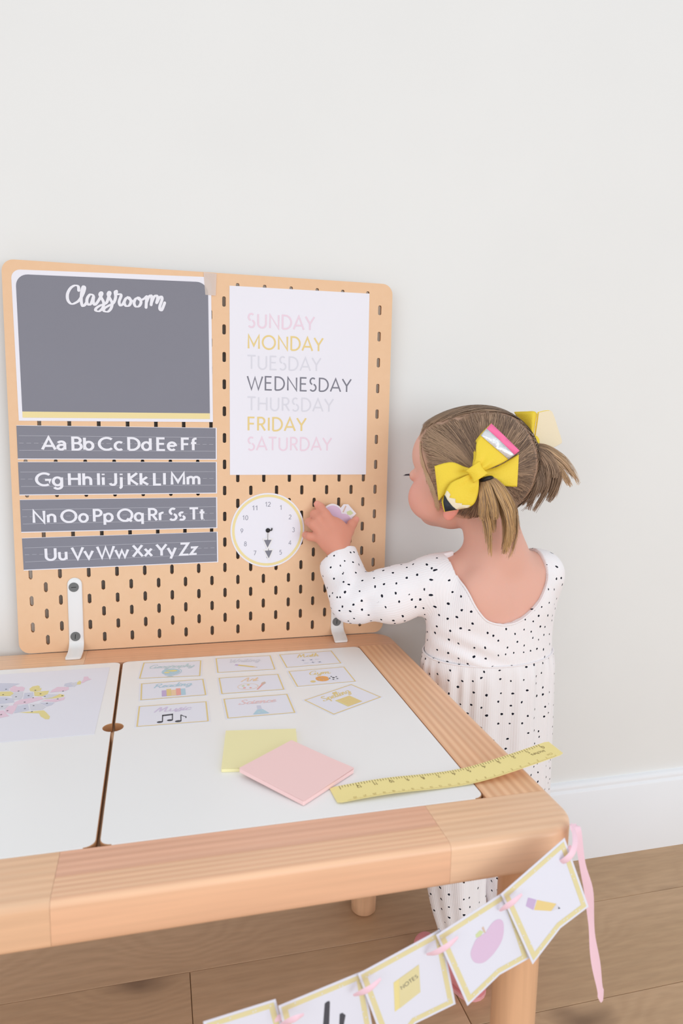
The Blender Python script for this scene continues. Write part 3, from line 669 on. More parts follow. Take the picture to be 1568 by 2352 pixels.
for nm, L, a, off in (('hour_hand', 2.75, -91, .12), ('minute_hand', 4.45, -88, .095)):
    Q = sub(P, 0, 0, a)
    b = slab(nm, Q, [(0, -.22), (L-1.5, -.22), (L-1.5, -.85), (L+.45, -.02), (L+.45, .02), (L-1.5, .85), (L-1.5, .22), (0, .22)], off, off+.02, 'paperw', t)
    flat('arrow', Q, [[(0, -.05), (L-1.2, -.05), (L-1.2, .05), (0, .05)], [(L-1.25, -.6), (L, 0), (L-1.25, .6)]], off+.028, 'dark', b)
nn = []; F = []
for i in range(5):
    r = .36*math.cos(math.radians(i*22)); h = .14+.2*math.sin(math.radians(i*22))
    nn += [P(r*math.cos(2*math.pi*j/16), r*math.sin(2*math.pi*j/16), h) for j in range(16)]
F = [(i*16+j, i*16+(j+1) % 16, i*16+16+(j+1) % 16, i*16+16+j) for i in range(4) for j in range(16)]+[tuple(range(64, 80))]
mk('pivot_stud', nn, F, 'black', t, smooth=True)
slab('stud_tail', P, [(.2, .05), (.5, .12), (.55, .38), (.7, .36), (.66, .02), (.45, -.1)], .16, .26, 'black', t)

# apple cut-out under the fingers
P = sub(Pl((47.2, -.9, 66.9), (1, 0, 0), (0, -.03, 1), (0, -1, 0)), 0, 0, -38)
t = thing('apple_cutout', 'small lavender paper apple with leaf held under the child\'s hand', 'cutout', P(0, -2.4))
ap = catmull([(0, 1.75), (.9, 2.2), (2.1, 1.8), (2.6, .5), (2.2, -1.3), (1.1, -2.4), (0, -2.1), (-1.1, -2.4), (-2.2, -1.3), (-2.6, .5), (-2.1, 1.8), (-.9, 2.2), (0, 1.75)], 4)[:-1]
ap = [tuple(p) for p in ap]
slab('white_backing', P, [(x*1.1, y*1.1) for x, y in ap], 0, .04, 'paper', t)
slab('white_backing', P, [(-.75, 1.7), (-.7, 3.1), (-.1, 3.55), (1.9, 3.2), (1.8, 1.8)], .002, .042, 'paper', t)
flat('apple_print', P, [ap], .052, 'lav', t)
flat('leaf_print', P, [[(.45, 2.45), (.8, 3.05), (1.5, 2.95), (1.3, 2.4), (.85, 2.2)]], .06, 'green', t)
flat('stem_print', P, [[(-.05, 2.0), (-.35, 3.1), (-.12, 3.15), (.12, 2.1)]], .06, 'brown', t)

# ---------------------------------------------------------------- on the table top
# map print
ML = [('lilac', [(-1.13,-11.20),(-0.43,-11.35),(0.85,-11.61),(2.11,-12.03),(1.30,-12.83),(0.99,-13.56),(1.22,-14.24),(-0.55,-14.12)]), ('mapp', [(1.16,-13.60),(1.47,-12.55),(2.02,-13.14),(2.57,-13.09),(3.00,-13.66),(3.01,-14.76),(1.87,-14.83),(1.33,-14.26)]), ('mapy', [(-0.53,-14.25),(0.15,-14.39),(1.44,-14.53),(1.95,-15.25),(1.66,-16.10),(-0.22,-15.76)]), ('pale', [(1.91,-15.06),(2.99,-14.97),(3.19,-16.47),(3.13,-17.41),(2.34,-17.48),(1.84,-16.19)]),
('mapy', [(3.60,-14.10),(3.84,-13.36),(4.48,-13.10),(4.80,-13.55),(4.84,-14.20),(5.07,-14.09),(5.10,-15.03),(4.41,-15.27),(3.81,-14.92)]), ('lilac', [(3.23,-15.42),(4.22,-15.41),(4.50,-16.74),(4.15,-17.41),(3.39,-17.40)]), ('mapy', [(4.35,-15.34),(6.13,-15.25),(6.11,-16.32),(5.60,-16.97),(4.60,-16.70)]), ('lilac', [(-0.13,-16.23),(1.17,-16.35),(2.15,-17.00),(2.52,-18.24),(1.35,-18.42),(0.27,-18.25)]),
('mapp', [(3.14,-17.50),(4.23,-17.28),(5.45,-17.09),(5.84,-17.91),(5.35,-18.25),(4.19,-19.01),(2.52,-19.09),(2.58,-18.25)]), ('mapp', [(6.33,-15.91),(6.45,-15.16),(7.00,-14.16),(8.39,-14.45),(8.54,-15.27),(8.10,-15.81)]), ('pale', [(5.66,-17.04),(6.19,-16.49),(7.54,-16.77),(6.78,-17.66),(6.15,-17.83)]), ('mapy', [(5.61,-17.86),(6.76,-17.51),(7.52,-16.61),(8.18,-17.05),(8.20,-17.66),(7.25,-17.97)]),
('mapp', [(5.61,-18.59),(6.19,-18.13),(7.28,-18.21),(8.39,-17.85),(8.32,-18.72),(7.40,-19.17)]), ('lilac', [(5.51,-19.00),(7.32,-19.32),(7.09,-20.04),(6.55,-20.35)]), ('pale', [(0.35,-18.64),(1.40,-18.72),(2.03,-18.99),(1.78,-20.19),(0.64,-20.08)]), ('mapp', [(2.08,-19.28),(3.06,-19.20),(3.06,-20.73),(2.91,-21.91),(2.07,-21.20),(1.84,-20.20)]),
('lilac', [(3.11,-19.49),(4.21,-19.16),(4.67,-21.06),(3.08,-21.67),(3.12,-20.47)]), ('pale', [(4.43,-19.20),(5.61,-19.31),(6.46,-20.47),(6.20,-21.25),(4.84,-21.15)]), ('mapp', [(0.72,-20.51),(1.74,-20.50),(2.10,-21.33),(2.70,-22.39),(1.94,-22.62),(1.16,-22.71)]), ('mapy', [(3.61,-21.52),(4.90,-21.52),(6.34,-21.47),(6.67,-22.03),(7.34,-23.49),(7.33,-24.22),(6.91,-24.13),(6.29,-23.27),(5.94,-22.27),(4.65,-21.92)]),
('lilac', [(7.78,-14.00),(7.80,-13.19),(8.57,-12.86),(8.96,-13.27),(8.96,-14.41),(8.39,-14.45)]), ('pale', [(8.48,-13.17),(9.27,-12.94),(9.55,-13.39),(9.10,-14.66)]), ('mapy', [(9.36,-13.84),(9.34,-13.02),(9.57,-12.46),(9.85,-12.96),(9.82,-13.84)]), ('mapp', [(9.79,-13.27),(10.01,-12.15),(9.98,-11.12),(10.51,-11.12),(10.69,-11.88),(11.08,-12.23),(10.42,-12.74),(10.02,-13.49)])]
DOT = [(0.74,-13.70),(2.39,-14.63),(0.73,-15.51),(2.42,-16.52),(3.87,-16.46),(4.42,-14.80),(5.23,-16.14),(1.42,-17.20),(1.33,-19.32),(4.53,-17.26),(3.74,-18.49),(7.87,-15.76),(5.88,-17.09),(7.96,-17.31),(7.54,-18.26),(6.45,-19.43),(2.20,-20.74),(4.10,-20.56),(4.98,-19.83),(5.06,-21.63),(1.70,-21.78)]
t = thing('map_print', 'white sheet with a pastel map, on the left-hand lid', 'map', (-3, -18.5, 48))
slab('sheet', TOP, [(-22.0+3.5, -29.15), (12.75, -29.3), (13.15, -8.0), (-18.4, -8.0)], .012, .04, 'paper', t)
ML += [('mapp', [(-14, -9.6), (-7.5, -9.4), (-7.6, -12.5), (-13.5, -12.6)]), ('mapy', [(-7.4, -9.5), (-2.2, -10.2), (-2.3, -13.5), (-7.4, -13.2)]), ('lilac', [(-14, -12.8), (-7.6, -12.8), (-7.2, -18), (-12.5, -17.5)]), ('pale', [(-7.2, -13.5), (-2.4, -13.8), (-2.3, -18), (-7, -18)]), ('mapp', [(-7, -18.3), (-2.3, -18.3), (-2.3, -22), (-6, -24)])]
cols = {}
for m, q in ML: cols.setdefault(m, []).append(q)
for m, q in ML: flat('region_patch', TOP, [q], .05, m, t)
dl = []
for x, y in DOT: dl.append(disc(x, y, .11, .11, 8))
flat('capital_dot', TOP, dl, .062, 'ink', t)
def star_text(P, s, m, t, w_, x0=None, y=3.9, h=1.3, th=.095):
    script(P, s, (8.6-w_)/2-.1 if x0 is None else x0, y, h, th, m, t, w_, off=.055, slant=.25)
CARDS = [('Geography', 17.0, -13.45, -4.6, 8.55, 6.55, 'bluet', 6.2), ('Writing', 27.5, -13.4, -2.0, 8.5, 6.3, 'pale', 4.5), ('Math', 37.25, -13.35, 1.4, 8.55, 6.0, 'gold', 3.2),
         ('Reading', 17.35, -20.95, .2, 8.55, 6.0, 'blue', 4.8), ('Art', 27.4, -21.0, -1.0, 8.6, 6.05, 'peach', 2.2), ('Gym', 37.4, -20.55, 1.6, 8.6, 6.15, 'gold', 3.0),
         ('Music', 17.05, -28.6, -1.4, 8.6, 6.25, 'musict', 4.2), ('Science', 27.45, -28.5, -.5, 8.6, 6.3, 'sciencet', 4.6), ('Spelling', 40.2, -30.1, 28.2, 8.65, 6.05, 'gold', 4.6)]
ICON = {'Geography': 'a pale blue globe', 'Writing': 'a slanting yellow pencil', 'Math': 'faint lilac signs', 'Reading': 'five coloured books', 'Art': 'a paint palette and brush', 'Gym': 'three balls', 'Music': 'dark music notes', 'Science': 'a blue flask', 'Spelling': 'a yellow book, turned askew'}
def rot2(pts, a, cx, cy):
    c, s = math.cos(math.radians(a)), math.sin(math.radians(a))
    return [(cx+x*c-y*s, cy+x*s+y*c) for x, y in pts]
for nm, x, y, a, w_, h, m, tw in CARDS:
    P = sub(TOP, x, y, a)
    t = thing('subject_card', 'small white card titled %s with %s' % (nm, ICON[nm]), 'card', P(w_/2, h/2), 'subject cards on the right-hand lid')
    slab('card_sheet', P, rrect(0, 0, w_, h, .08, 2), .012, .04, 'paper', t)
    flat('yellow_border', P, frame2(.2, .2, w_-.2, h-.2, .17), .05, 'gold', t)
    star_text(P, nm, m, t, tw)
    def ic(m2, polys, off=.05, P=P, t=t): flat('card_icon', P, polys, off, m2, t)
    cx = w_/2
    if nm == 'Geography':
        ic('blue', [disc(cx, 2.3, 1.25, 1.25)]); ic('mapy', [disc(cx+.3, 2.6, .6, .35, 10), disc(cx-.5, 2.0, .4, .3, 9)], .06); ic('green', [disc(cx-.3, 2.8, .4, .2, 9)], .06)
        ic('blue', [ribbon for ribbon in ribbon2(arc(cx, 2.3, 1.45, 1.45, -120, 40, 14), .1)]+[[(cx-.5, .45), (cx+.5, .45), (cx+.2, .7), (cx-.2, .7)]], .055)
    elif nm == 'Writing':
        ic('gold', [rot2([(-1.2, -.22), (1.1, -.22), (1.1, .22), (-1.2, .22)], -27, cx+.1, 2.2)]); ic('purple', [rot2([(-1.7, -.22), (-1.22, -.22), (-1.22, .22), (-1.7, .22)], -27, cx+.1, 2.2)])
        ic('peach', [rot2([(1.12, -.22), (1.7, 0), (1.12, .22)], -27, cx+.1, 2.2)]); ic('ink', [rot2([(1.58, -.06), (1.75, 0), (1.58, .06)], -27, cx+.1, 2.2)], .056)
    elif nm == 'Math':
        pl_ = []
        for dx, dy, g in ((-1.1, .6, '+'), (.1, .6, 'x'), (1.0, .6, '-'), (-.9, -.6, '-'), (.1, -.5, '+'), (1.1, -.6, 'x')):
            for ang in ((0, 90) if g == '+' else (45, 135) if g == 'x' else (0,)): pl_.append(rot2([(-.35, -.08), (.35, -.08), (.35, .08), (-.35, .08)], ang, cx+dx, 2.0+dy))
        ic('lilac', pl_)
    elif nm == 'Reading':
        for i, (m3, hh) in enumerate((('purple', 2.0), ('gold', 2.35), ('peach', 1.95), ('salmon', 2.3), ('blue', 2.1))):
            ic(m3, [[(cx-1.45+i*.6, .85), (cx-.87+i*.6, .85), (cx-.87+i*.6, .85+hh), (cx-1.45+i*.6, .85+hh)]])
    elif nm == 'Art':
        ic('peach', ribbon2(disc(cx-.5, 2.1, 1.35, 1.0, 20)+[(cx+.85, 2.1)], .07)); ic('salmon', [disc(cx-1.0, 1.7, .2, .2, 9), disc(cx-.2, 1.6, .17, .17, 9)]); ic('green', [disc(cx-1.1, 2.4, .2, .2, 9)]); ic('gold', [disc(cx-.4, 2.65, .2, .2, 9)])
        ic('salmon', [rot2([(-1.3, -.09), (.6, -.13), (.6, .13), (-1.3, .09)], 62, cx+1.2, 2.0)], .058); ic('brown', [rot2([(.6, -.2), (1.1, -.28), (1.55, .0), (1.1, .28), (.6, .2)], 62, cx+1.2, 2.0)], .058)
    elif nm == 'Gym':
        ic('orange', [disc(cx-.1, 2.2, .95)]); ic('brown', ribbon2([(cx-.1, 3.12), (cx-.1, 1.28)], .06)+ribbon2([(cx-1.02, 2.2), (cx+.82, 2.2)], .06)+ribbon2(arc(cx-1.3, 2.2, .75, .9, -60, 60, 9), .06), .058)
        ic('textw', [disc(cx+1.45, 2.1, .75)], .056); ic('ink', [disc(cx+1.45, 2.15, .22, .22, 6)]+[disc(cx+1.45+.56*math.cos(q), 2.1+.56*math.sin(q), .15, .15, 6) for q in (.6, 1.9, 3.1, 4.4, 5.6)], .064)
        ic('gold', [disc(cx-1.6, 1.5, .38, .38, 12)])
    elif nm == 'Music':
        pl_ = [disc(cx-1.5, 1.0, .34, .26, 12), disc(cx-.35, 1.3, .34, .26, 12), disc(cx+.6, .85, .38, .28, 12)]
        pl_ += ribbon2([(cx-1.2, 1.0), (cx-1.2, 2.9)], .12)+ribbon2([(cx-.06, 1.3), (cx-.06, 3.05)], .12)+[[(cx-1.26, 2.55), (cx, 2.7), (cx, 3.1), (cx-1.26, 2.95)]]+ribbon2([(cx+.92, .9), (cx+.92, 2.6)], .12)+ribbon2([(cx+.92, 2.6), (cx+1.2, 2.2), (cx+1.5, 2.0), (cx+1.5, 1.6)], .14)
        ic('ink', pl_)
    elif nm == 'Science':
        ic('lilac', [[(cx-.28, 1.9), (cx+.28, 1.9), (cx+.25, 3.2), (cx-.25, 3.2)]]); ic('blue', [[(cx-1.0, .7), (cx+1.0, .7), (cx+.35, 2.0), (cx-.35, 2.0)]], .054); ic('bluet', [disc(cx-.2, 1.2, .2, .2, 8), disc(cx+.3, 1.5, .13, .13, 8)], .06)
    else:
        ic('gold', [[(cx-1.2, .8), (cx+1.3, .8), (cx+1.3, 3.2), (cx-1.2, 3.2)]]); ic('mapy', [[(cx-1.2, .8), (cx-.95, .8), (cx-.95, 3.2), (cx-1.2, 3.2)], [(cx-.3, 2.4), (cx+.8, 2.4), (cx+.8, 2.5), (cx-.3, 2.5)]], .058)

# sticky note pads: a block of leaves each
def pad(name, label, P, w_, h, th, m):
    t = thing(name, label, 'sticky notes', P(w_/2, h/2), 'sticky note pads on the table')
    o = slab('note_block', P, rrect(0, 0, w_, h, .06, 2), .0, th*.85, m, t)
    rngp = random.Random(int(w_*100))
    V = []; F = []; k = 9
    for i in range(k+1):                     # top leaf, its free edge lifted a little
        for j in range(k+1):
            x, y = w_*i/k, h*j/k
            V.append(P(x, y, th*.88+.1*max(0, .35-j/k)*2*(i/k)**2+.02*(1-j/k)))
    F = [(i*(k+1)+j, (i+1)*(k+1)+j, (i+1)*(k+1)+j+1, i*(k+1)+j+1) for i in range(k) for j in range(k)]
    s = mk('top_leaf', V, F, m, t); so = s.modifiers.new('thickness', 'SOLIDIFY'); so.thickness = .0003; so.offset = 1
pad('sticky_note_pad', 'pale yellow sticky note pad partly under the pink one', sub(Pl((25.85, -40.85, 48.02), (1, 0, 0), (0, 1, 0), (0, 0, 1)), 0, 0, -8.3), 7.9, 8.65, .42, 'padY')
pad('sticky_note_pad', 'pale pink sticky note pad turned diagonally over the yellow one', Pl((32.74, -48.75, 48.06), (6.17, 4.82, .02), (-4.48, 7.13, .42), (0, 0, 1)), 7.85, 8.5, .5, 'padP')

# ruler: a soft strip, its right end lifting off over the table edge
t = thing('ruler', 'pale yellow ruler in inches jutting past the right table edge', 'ruler', (48, -47.2, 48))
RA = np.array([35.85, -47.72]); RB = np.array([60.05, -46.76]); RL = np.linalg.norm(RB-RA); ru = (RB-RA)/RL; rv = np.array([-ru[1], ru[0]])
ZS = [0, .15, .27, .42, .55, .66, .8, .9, 1]; ZZ = [.05, .24, .26, .12, .12, .38, .98, 1.45, 1.95]
zc = catmull(list(zip(ZS, ZZ)), 8); zx = [p[0] for p in zc]; zy = [p[1] for p in zc]
def rp(s, v, off=0):
    z = float(np.interp(s/RL, zx, zy))+48.03
    p = RA+ru*s+rv*v
    return (p[0], p[1], z+off+.05*max(0, -v)*max(0, 1-s/12))
def rstrip(polys, off, m, name, par):     # polygons given along the ruler, draped on it
    V = []; F = []
    for q in polys:
        b = len(V); V += [rp(x, y, off) for x, y in q]; F.append(tuple(range(b, b+len(q))))
    return mk(name, V, F, m, par)
n = 60; V = []; 
for d in (.03, 0):
    for i in range(n+1):
        s = RL*i/n; e = .35*max(0, 1-i/1.0)+(.35 if i == n else 0)
        for v in (-1.48+e*.5, -.7, 0, .7, 1.48-e*.5): V.append(rp(s, v, d))
N5 = 5*(n+1)
F = []
for i in range(n):
    for j in range(4):
        a = i*5+j; F.append((a, a+5, a+6, a+1)); F.append((a+N5, a+1+N5, a+6+N5, a+5+N5))
    F.append((i*5, i*5+N5, i*5+5+N5, i*5+5)); F.append((i*5+4, i*5+9, i*5+9+N5, i*5+4+N5))
F.append((0, 1, 2, 3, 4, 4+N5, 3+N5, 2+N5, 1+N5, N5)); F.append(tuple(n*5+q for q in (4, 3, 2, 1, 0))+tuple(n*5+q+N5 for q in range(5)))
smooth_angle(mk('ruler_strip', V, F, 'ruler', t), 40)
tick = []; inch = (RL*.945-RL*.035)/13
for i in range(13*6+1):
    s = RL*.95-i*inch/6; L = .66 if i % 6 == 0 else (.46 if i % 6 == 3 else .36)
    if s > .15: tick.append([(s-.025, 1.44-L), (s+.025, 1.44-L), (s+.025, 1.44), (s-.025, 1.44)])
rstrip(tick, .045, 'rink', 'inch_mark', t)
tick = []
for i in range(24*10):
    s = RL*.965-i*.098; L = .26 if i % 10 == 0 else (.2 if i % 5 == 0 else .12)
    if s > 1: tick.append([(s-.012, -1.42), (s+.012, -1.42), (s+.012, -1.42+L), (s-.012, -1.42+L)])
rstrip(tick, .045, 'rink2', 'centimetre_mark', t)
def rtext(s0, v0, st, h, th, m, name, wx=1.0):
    polys = []; cx = 0
    for ch in st:
        w_, strokes = gly(ch)
        for p in strokes: polys += ribbon2([(cx+a, b) for a, b in p], th)
        cx += w_+.14
    # text stands upside down as seen from the near side
    rstrip([[(s0+(cx/2-a)*h*wx, v0-b*h) for a, b in q][::1] for q in polys], .045, m, name, t)
for i in range(0, 13): rtext(RL*.95-i*inch+.12, .92, str(i), .42, .13, 'rink', 'inch_numeral')
rtext(RL*.915, .28, 'Inches', .42, .12, 'rink', 'lettering'); rtext(RL*.95, -.62, 'CM', .3, .12, 'rink2', 'lettering')
for i in range(1, 23): rtext(RL*.965-i*.98, -.95, str(i), .26, .12, 'rink2', 'centimetre_numeral')

# ---------------------------------------------------------------- bunting in front of the table
bt = thing('bunting', 'pink ribbon bunting of white yellow-edged pennants hung from the table corner', 'bunting', (46, -62, 40))
def inset(poly, d):
    n = len(poly); a = sum(poly[i][0]*poly[(i+1) % n][1]-poly[(i+1) % n][0]*poly[i][1] for i in range(n)); sg = 1 if a > 0 else -1; out = []
    for i in range(n):
        p0, p1, p2 = [Vector(poly[q % n]) for q in (i-1, i, i+1)]
        e0 = (p1-p0).normalized(); e1 = (p2-p1).normalized(); n0 = Vector((-e0.y, e0.x))*sg; n1 = Vector((-e1.y, e1.x))*sg
        b = (n0+n1); b = b/max(.35, b.dot(n0)); out.append(tuple(p1+b*d))
    return out
def proj2(P, pts): return [((Vector(p)-P.O).dot(P.X), (Vector(p)-P.O).dot(P.Y)) for p in pts]
def pennant(label, c):
    TL, TR, BR, NO, BL = [Vector(p) for p in c]
    P = Pl(BL, TR-TL, (TL+TR)/2-(BL+BR)/2, (-.25, -.95, .14))
    out = proj2(P, c)
    f = slab('pennant', P, out, -.02, .02, 'flag', bt, label=label)
    a, b = inset(out, .2), inset(out, .62)
    flat('yellow_border', P, [[a[i], a[(i+1) % 5], b[(i+1) % 5], b[i]] for i in range(5)], .03, 'flagy', f)
    r = random.Random(len(label)); dots = []
    m1 = inset(out, .42)
    for i in range(5):
        for k in range(4):
            q = (k+r.random())/4; x = m1[i][0]*(1-q)+m1[(i+1) % 5][0]*q; y = m1[i][1]*(1-q)+m1[(i+1) % 5][1]*q
            dots.append(disc(x+r.uniform(-.16, .16), y+r.uniform(-.16, .16), .06, .06, 7))
    tag(flat('white_dot', P, dots, .036, 'flag', f), kind='stuff')
    return P, f
def onflag(P, f, m, pts, off=.03, name='flag_print'): return flat(name, P, [proj2(P, pts)], off, m, f)
P, f = pennant('white pennant with a yellow pencil', [(46.89,-60.90,45.40), (52.99,-60.16,49.08), (55.45,-60.81,42.67), (52.63,-60.80,41.34), (49.92,-61.31,38.79)])
onflag(P, f, 'purple', [(49.43,-60.32,44.57),(50.24,-60.58,44.26),(49.95,-60.63,43.42),(49.21,-60.37,43.88)]); onflag(P, f, 'gold', [(50.31,-60.60,44.23),(52.22,-61.19,43.61),(51.71,-61.14,43.06),(50.02,-60.65,43.42)]); onflag(P, f, 'pale', [(52.22,-61.20,43.58),(52.63,-61.37,43.15),(51.75,-61.15,43.06)]); onflag(P, f, 'ink', [(52.42,-61.29,43.33),(52.63,-61.37,43.15),(52.42,-61.32,43.11)], .036)
P, f = pennant('white pennant with a pink apple', [(41.07,-61.49,43.17), (47.72,-60.58,45.44), (49.97,-61.09,39.00), (47.00,-61.15,38.29), (43.95,-61.67,36.47)])
onflag(P, f, 'lav', [tuple(q) for q in catmull([(45.64,-61.25,42.26),(45.88,-61.26,42.59),(46.34,-61.32,43.02),(46.90,-61.44,43.17),(47.34,-61.60,42.86),(47.43,-61.74,42.05),(47.24,-61.81,41.27),(46.72,-61.78,40.59),(46.05,-61.68,40.05),(45.39,-61.55,39.79),(44.67,-61.34,39.95),(44.29,-61.17,40.40),(44.20,-61.08,40.89),(44.38,-61.05,41.35),(44.70,-61.06,41.89),(45.12,-61.13,42.11),(45.64,-61.25,42.26)], 5)][:-1])
onflag(P, f, 'green', [(44.64,-60.98,42.31),(45.06,-61.04,42.60),(45.43,-61.17,42.40),(45.12,-61.14,42.08),(44.70,-61.04,42.03)]); onflag(P, f, 'brown', [(45.23,-61.07,42.75),(45.41,-61.10,42.86),(45.64,-61.24,42.30),(45.50,-61.21,42.26)])
P, f = pennant('white pennant with a yellow notebook lettered NOTES', [(34.47,-62.12,41.45), (41.64,-61.20,43.30), (43.22,-61.60,36.33), (39.51,-61.57,35.71), (37.21,-61.93,33.46)])
onflag(P, f, 'mapy', [(37.49,-61.58,39.85),(39.78,-62.03,40.81),(40.00,-62.44,38.40),(37.68,-62.00,37.33)]); onflag(P, f, 'flagy', [(37.99,-61.68,40.03),(39.78,-62.03,40.81),(40.00,-62.44,38.40),(38.12,-62.09,37.51)], .036)
nb = proj2(P, [(38.21,-61.87,39.11),(39.63,-62.14,39.75)])
Q = sub(P, nb[0][0], nb[0][1], math.degrees(math.atan2(nb[1][1]-nb[0][1], nb[1][0]-nb[0][0])))
text(Q, 'NOTES', 0, -.05, .32, .12, 'ink', f, .045, width=1.6)
P, f = pennant('white pennant with a dark grey bar', [(28.18,-62.71,40.50), (34.97,-61.85,41.34), (36.39,-62.08,33.80), (32.74,-62.15,33.96), (29.96,-62.33,32.13)])
onflag(P, f, 'ink', [(31.85,-62.24,39.55),(32.05,-62.28,39.66),(32.24,-62.33,39.66),(32.30,-62.37,39.50),(32.29,-62.79,36.60),(31.71,-62.64,36.59)])
onflag(P, f, 'ink', [(33.18,-62.78,38.27),(33.41,-62.83,38.30),(33.70,-62.95,38.01),(33.48,-63.10,36.63),(33.16,-63.02,36.62)])
P, f = pennant('lowest white pennant, cut off by the frame', [(22.70,-63.34,40.74), (28.12,-62.46,40.66), (29.83,-62.92,33.55), (26.85,-62.84,33.08), (23.78,-62.83,32.00)])
def tape_path(name, pts, wd, th, m, par, up=None, rounded=True):
    pts = [Vector(p) for p in pts]; V = []; n = 10
    for i, p in enumerate(pts):
        d = (pts[min(i+1, len(pts)-1)]-pts[max(i-1, 0)]).normalized()
        nn = Vector(up).normalized() if up else Vector((-.25, -.95, .14)); nn = (nn-d*nn.dot(d)).normalized(); s = d.cross(nn)
        w2 = wd[i] if isinstance(wd, (list, tuple)) else wd
        for k in range(n):
            a = 2*math.pi*k/n; V.append(p+s*(w2*math.cos(a))+nn*(th*math.sin(a)))
    F = [(i*n+j, i*n+(j+1) % n, (i+1)*n+(j+1) % n, (i+1)*n+j) for i in range(len(pts)-1) for j in range(n)]+[tuple(range(n))[::-1], tuple(range((len(pts)-1)*n, len(pts)*n))]
    o = mk(name, V, F, m, par); bm = bmesh.new(); bm.from_mesh(o.data); bmesh.ops.recalc_face_normals(bm, faces=bm.faces); bm.to_mesh(o.data); bm.free(); return smooth_angle(o, 60)
for a in ([(46.85,-60.89,43.95),(47.00,-61.45,44.65),(47.65,-61.64,45.23),(48.47,-61.39,45.54)], [(40.31,-61.42,41.63),(40.77,-62.07,42.23),(41.67,-62.32,42.87),(42.65,-62.00,43.20)], [(34.06,-62.23,39.98),(34.51,-62.78,40.60),(35.20,-62.99,41.09),(36.03,-62.73,41.44)], [(28.28,-62.91,39.35),(28.67,-63.44,39.98),(29.28,-63.64,40.36),(29.88,-63.39,40.29)]):
    p = catmull(a, 5); tape_path('ribbon_loop', p, [.1+.14*math.sin(math.pi*i/(len(p)-1)) for i in range(len(p))], .05, 'ribbon', bt)
tape_path('ribbon_loop', catmull([(52.62,-59.89,46.71),(52.78,-60.57,47.34),(53.36,-60.64,47.90),(53.99,-60.11,48.34),(54.53,-59.16,48.68),(55.06,-58.04,48.74)], 5), .27, .05, 'ribbon', bt)
tape_path('ribbon_behind', catmull([(54.01,-59.67,47.82),(50.23,-60.15,45.72),(48.28,-60.47,45.07),(44.90,-60.35,42.77),(42.41,-60.81,42.39),(38.71,-60.79,40.92),(35.64,-61.35,40.25),(31.79,-61.35,39.14),(29.92,-62.09,39.27),(25.66,-61.90,38.73),(21.16,-63.22,38.86)], 3), .25, .03, 'ribbon', bt)
lw = catmull([(55.58,-57.20,48.24),(55.79,-57.76,47.63),(56.54,-57.81,44.39),(57.49,-57.65,41.54),(58.22,-57.25,38.49),(58.69,-57.17,35.66),(59.51,-56.99,32.64),(60.11,-56.87,30.34),(60.49,-56.75,28.99)], 5)
tape_path('ribbon_tail', lw, [.52+.1*math.sin(i*.5) if i < len(lw)-5 else .5-.08*(i-len(lw)+5) for i in range(len(lw))], .03, 'ribbon', bt, up=(.35, -.93, .1))

# ================================================================== THE CHILD
f32 = np.float32
def vec(p): return np.array(p, f32)
def smin(a, b, k):
    h = np.clip(.5+.5*(b-a)/k, 0, 1); return b*(1-h)+a*h-k*h*(1-h)
def smax(a, b, k): return -smin(-a, -b, k)
def sph(P, c, r): return np.linalg.norm(P-vec(c), axis=1)-r
def ell(P, c, ax, r):       # ellipsoid, ax = three unit rows
    q = (P-vec(c))@np.array(ax, f32).T; r = vec(r)
    k0 = np.linalg.norm(q/r, axis=1); k1 = np.linalg.norm(q/(r*r), axis=1)+1e-6
    return k0*(k0-1)/k1
def cone(P, a, b, ra, rb):
    a = vec(a); b = vec(b); ba = b-a; t = np.clip(((P-a)@ba)/(ba@ba), 0, 1)
    return np.linalg.norm(P-a-t[:, None]*ba, axis=1)-(ra+(rb-ra)*t)
def chain(P, pts, rad, k=.6):
    d = None
    for i in range(len(pts)-1):
        c = cone(P, pts[i], pts[i+1], rad[i], rad[i+1]); d = c if d is None else smin(d, c, k)
    return d
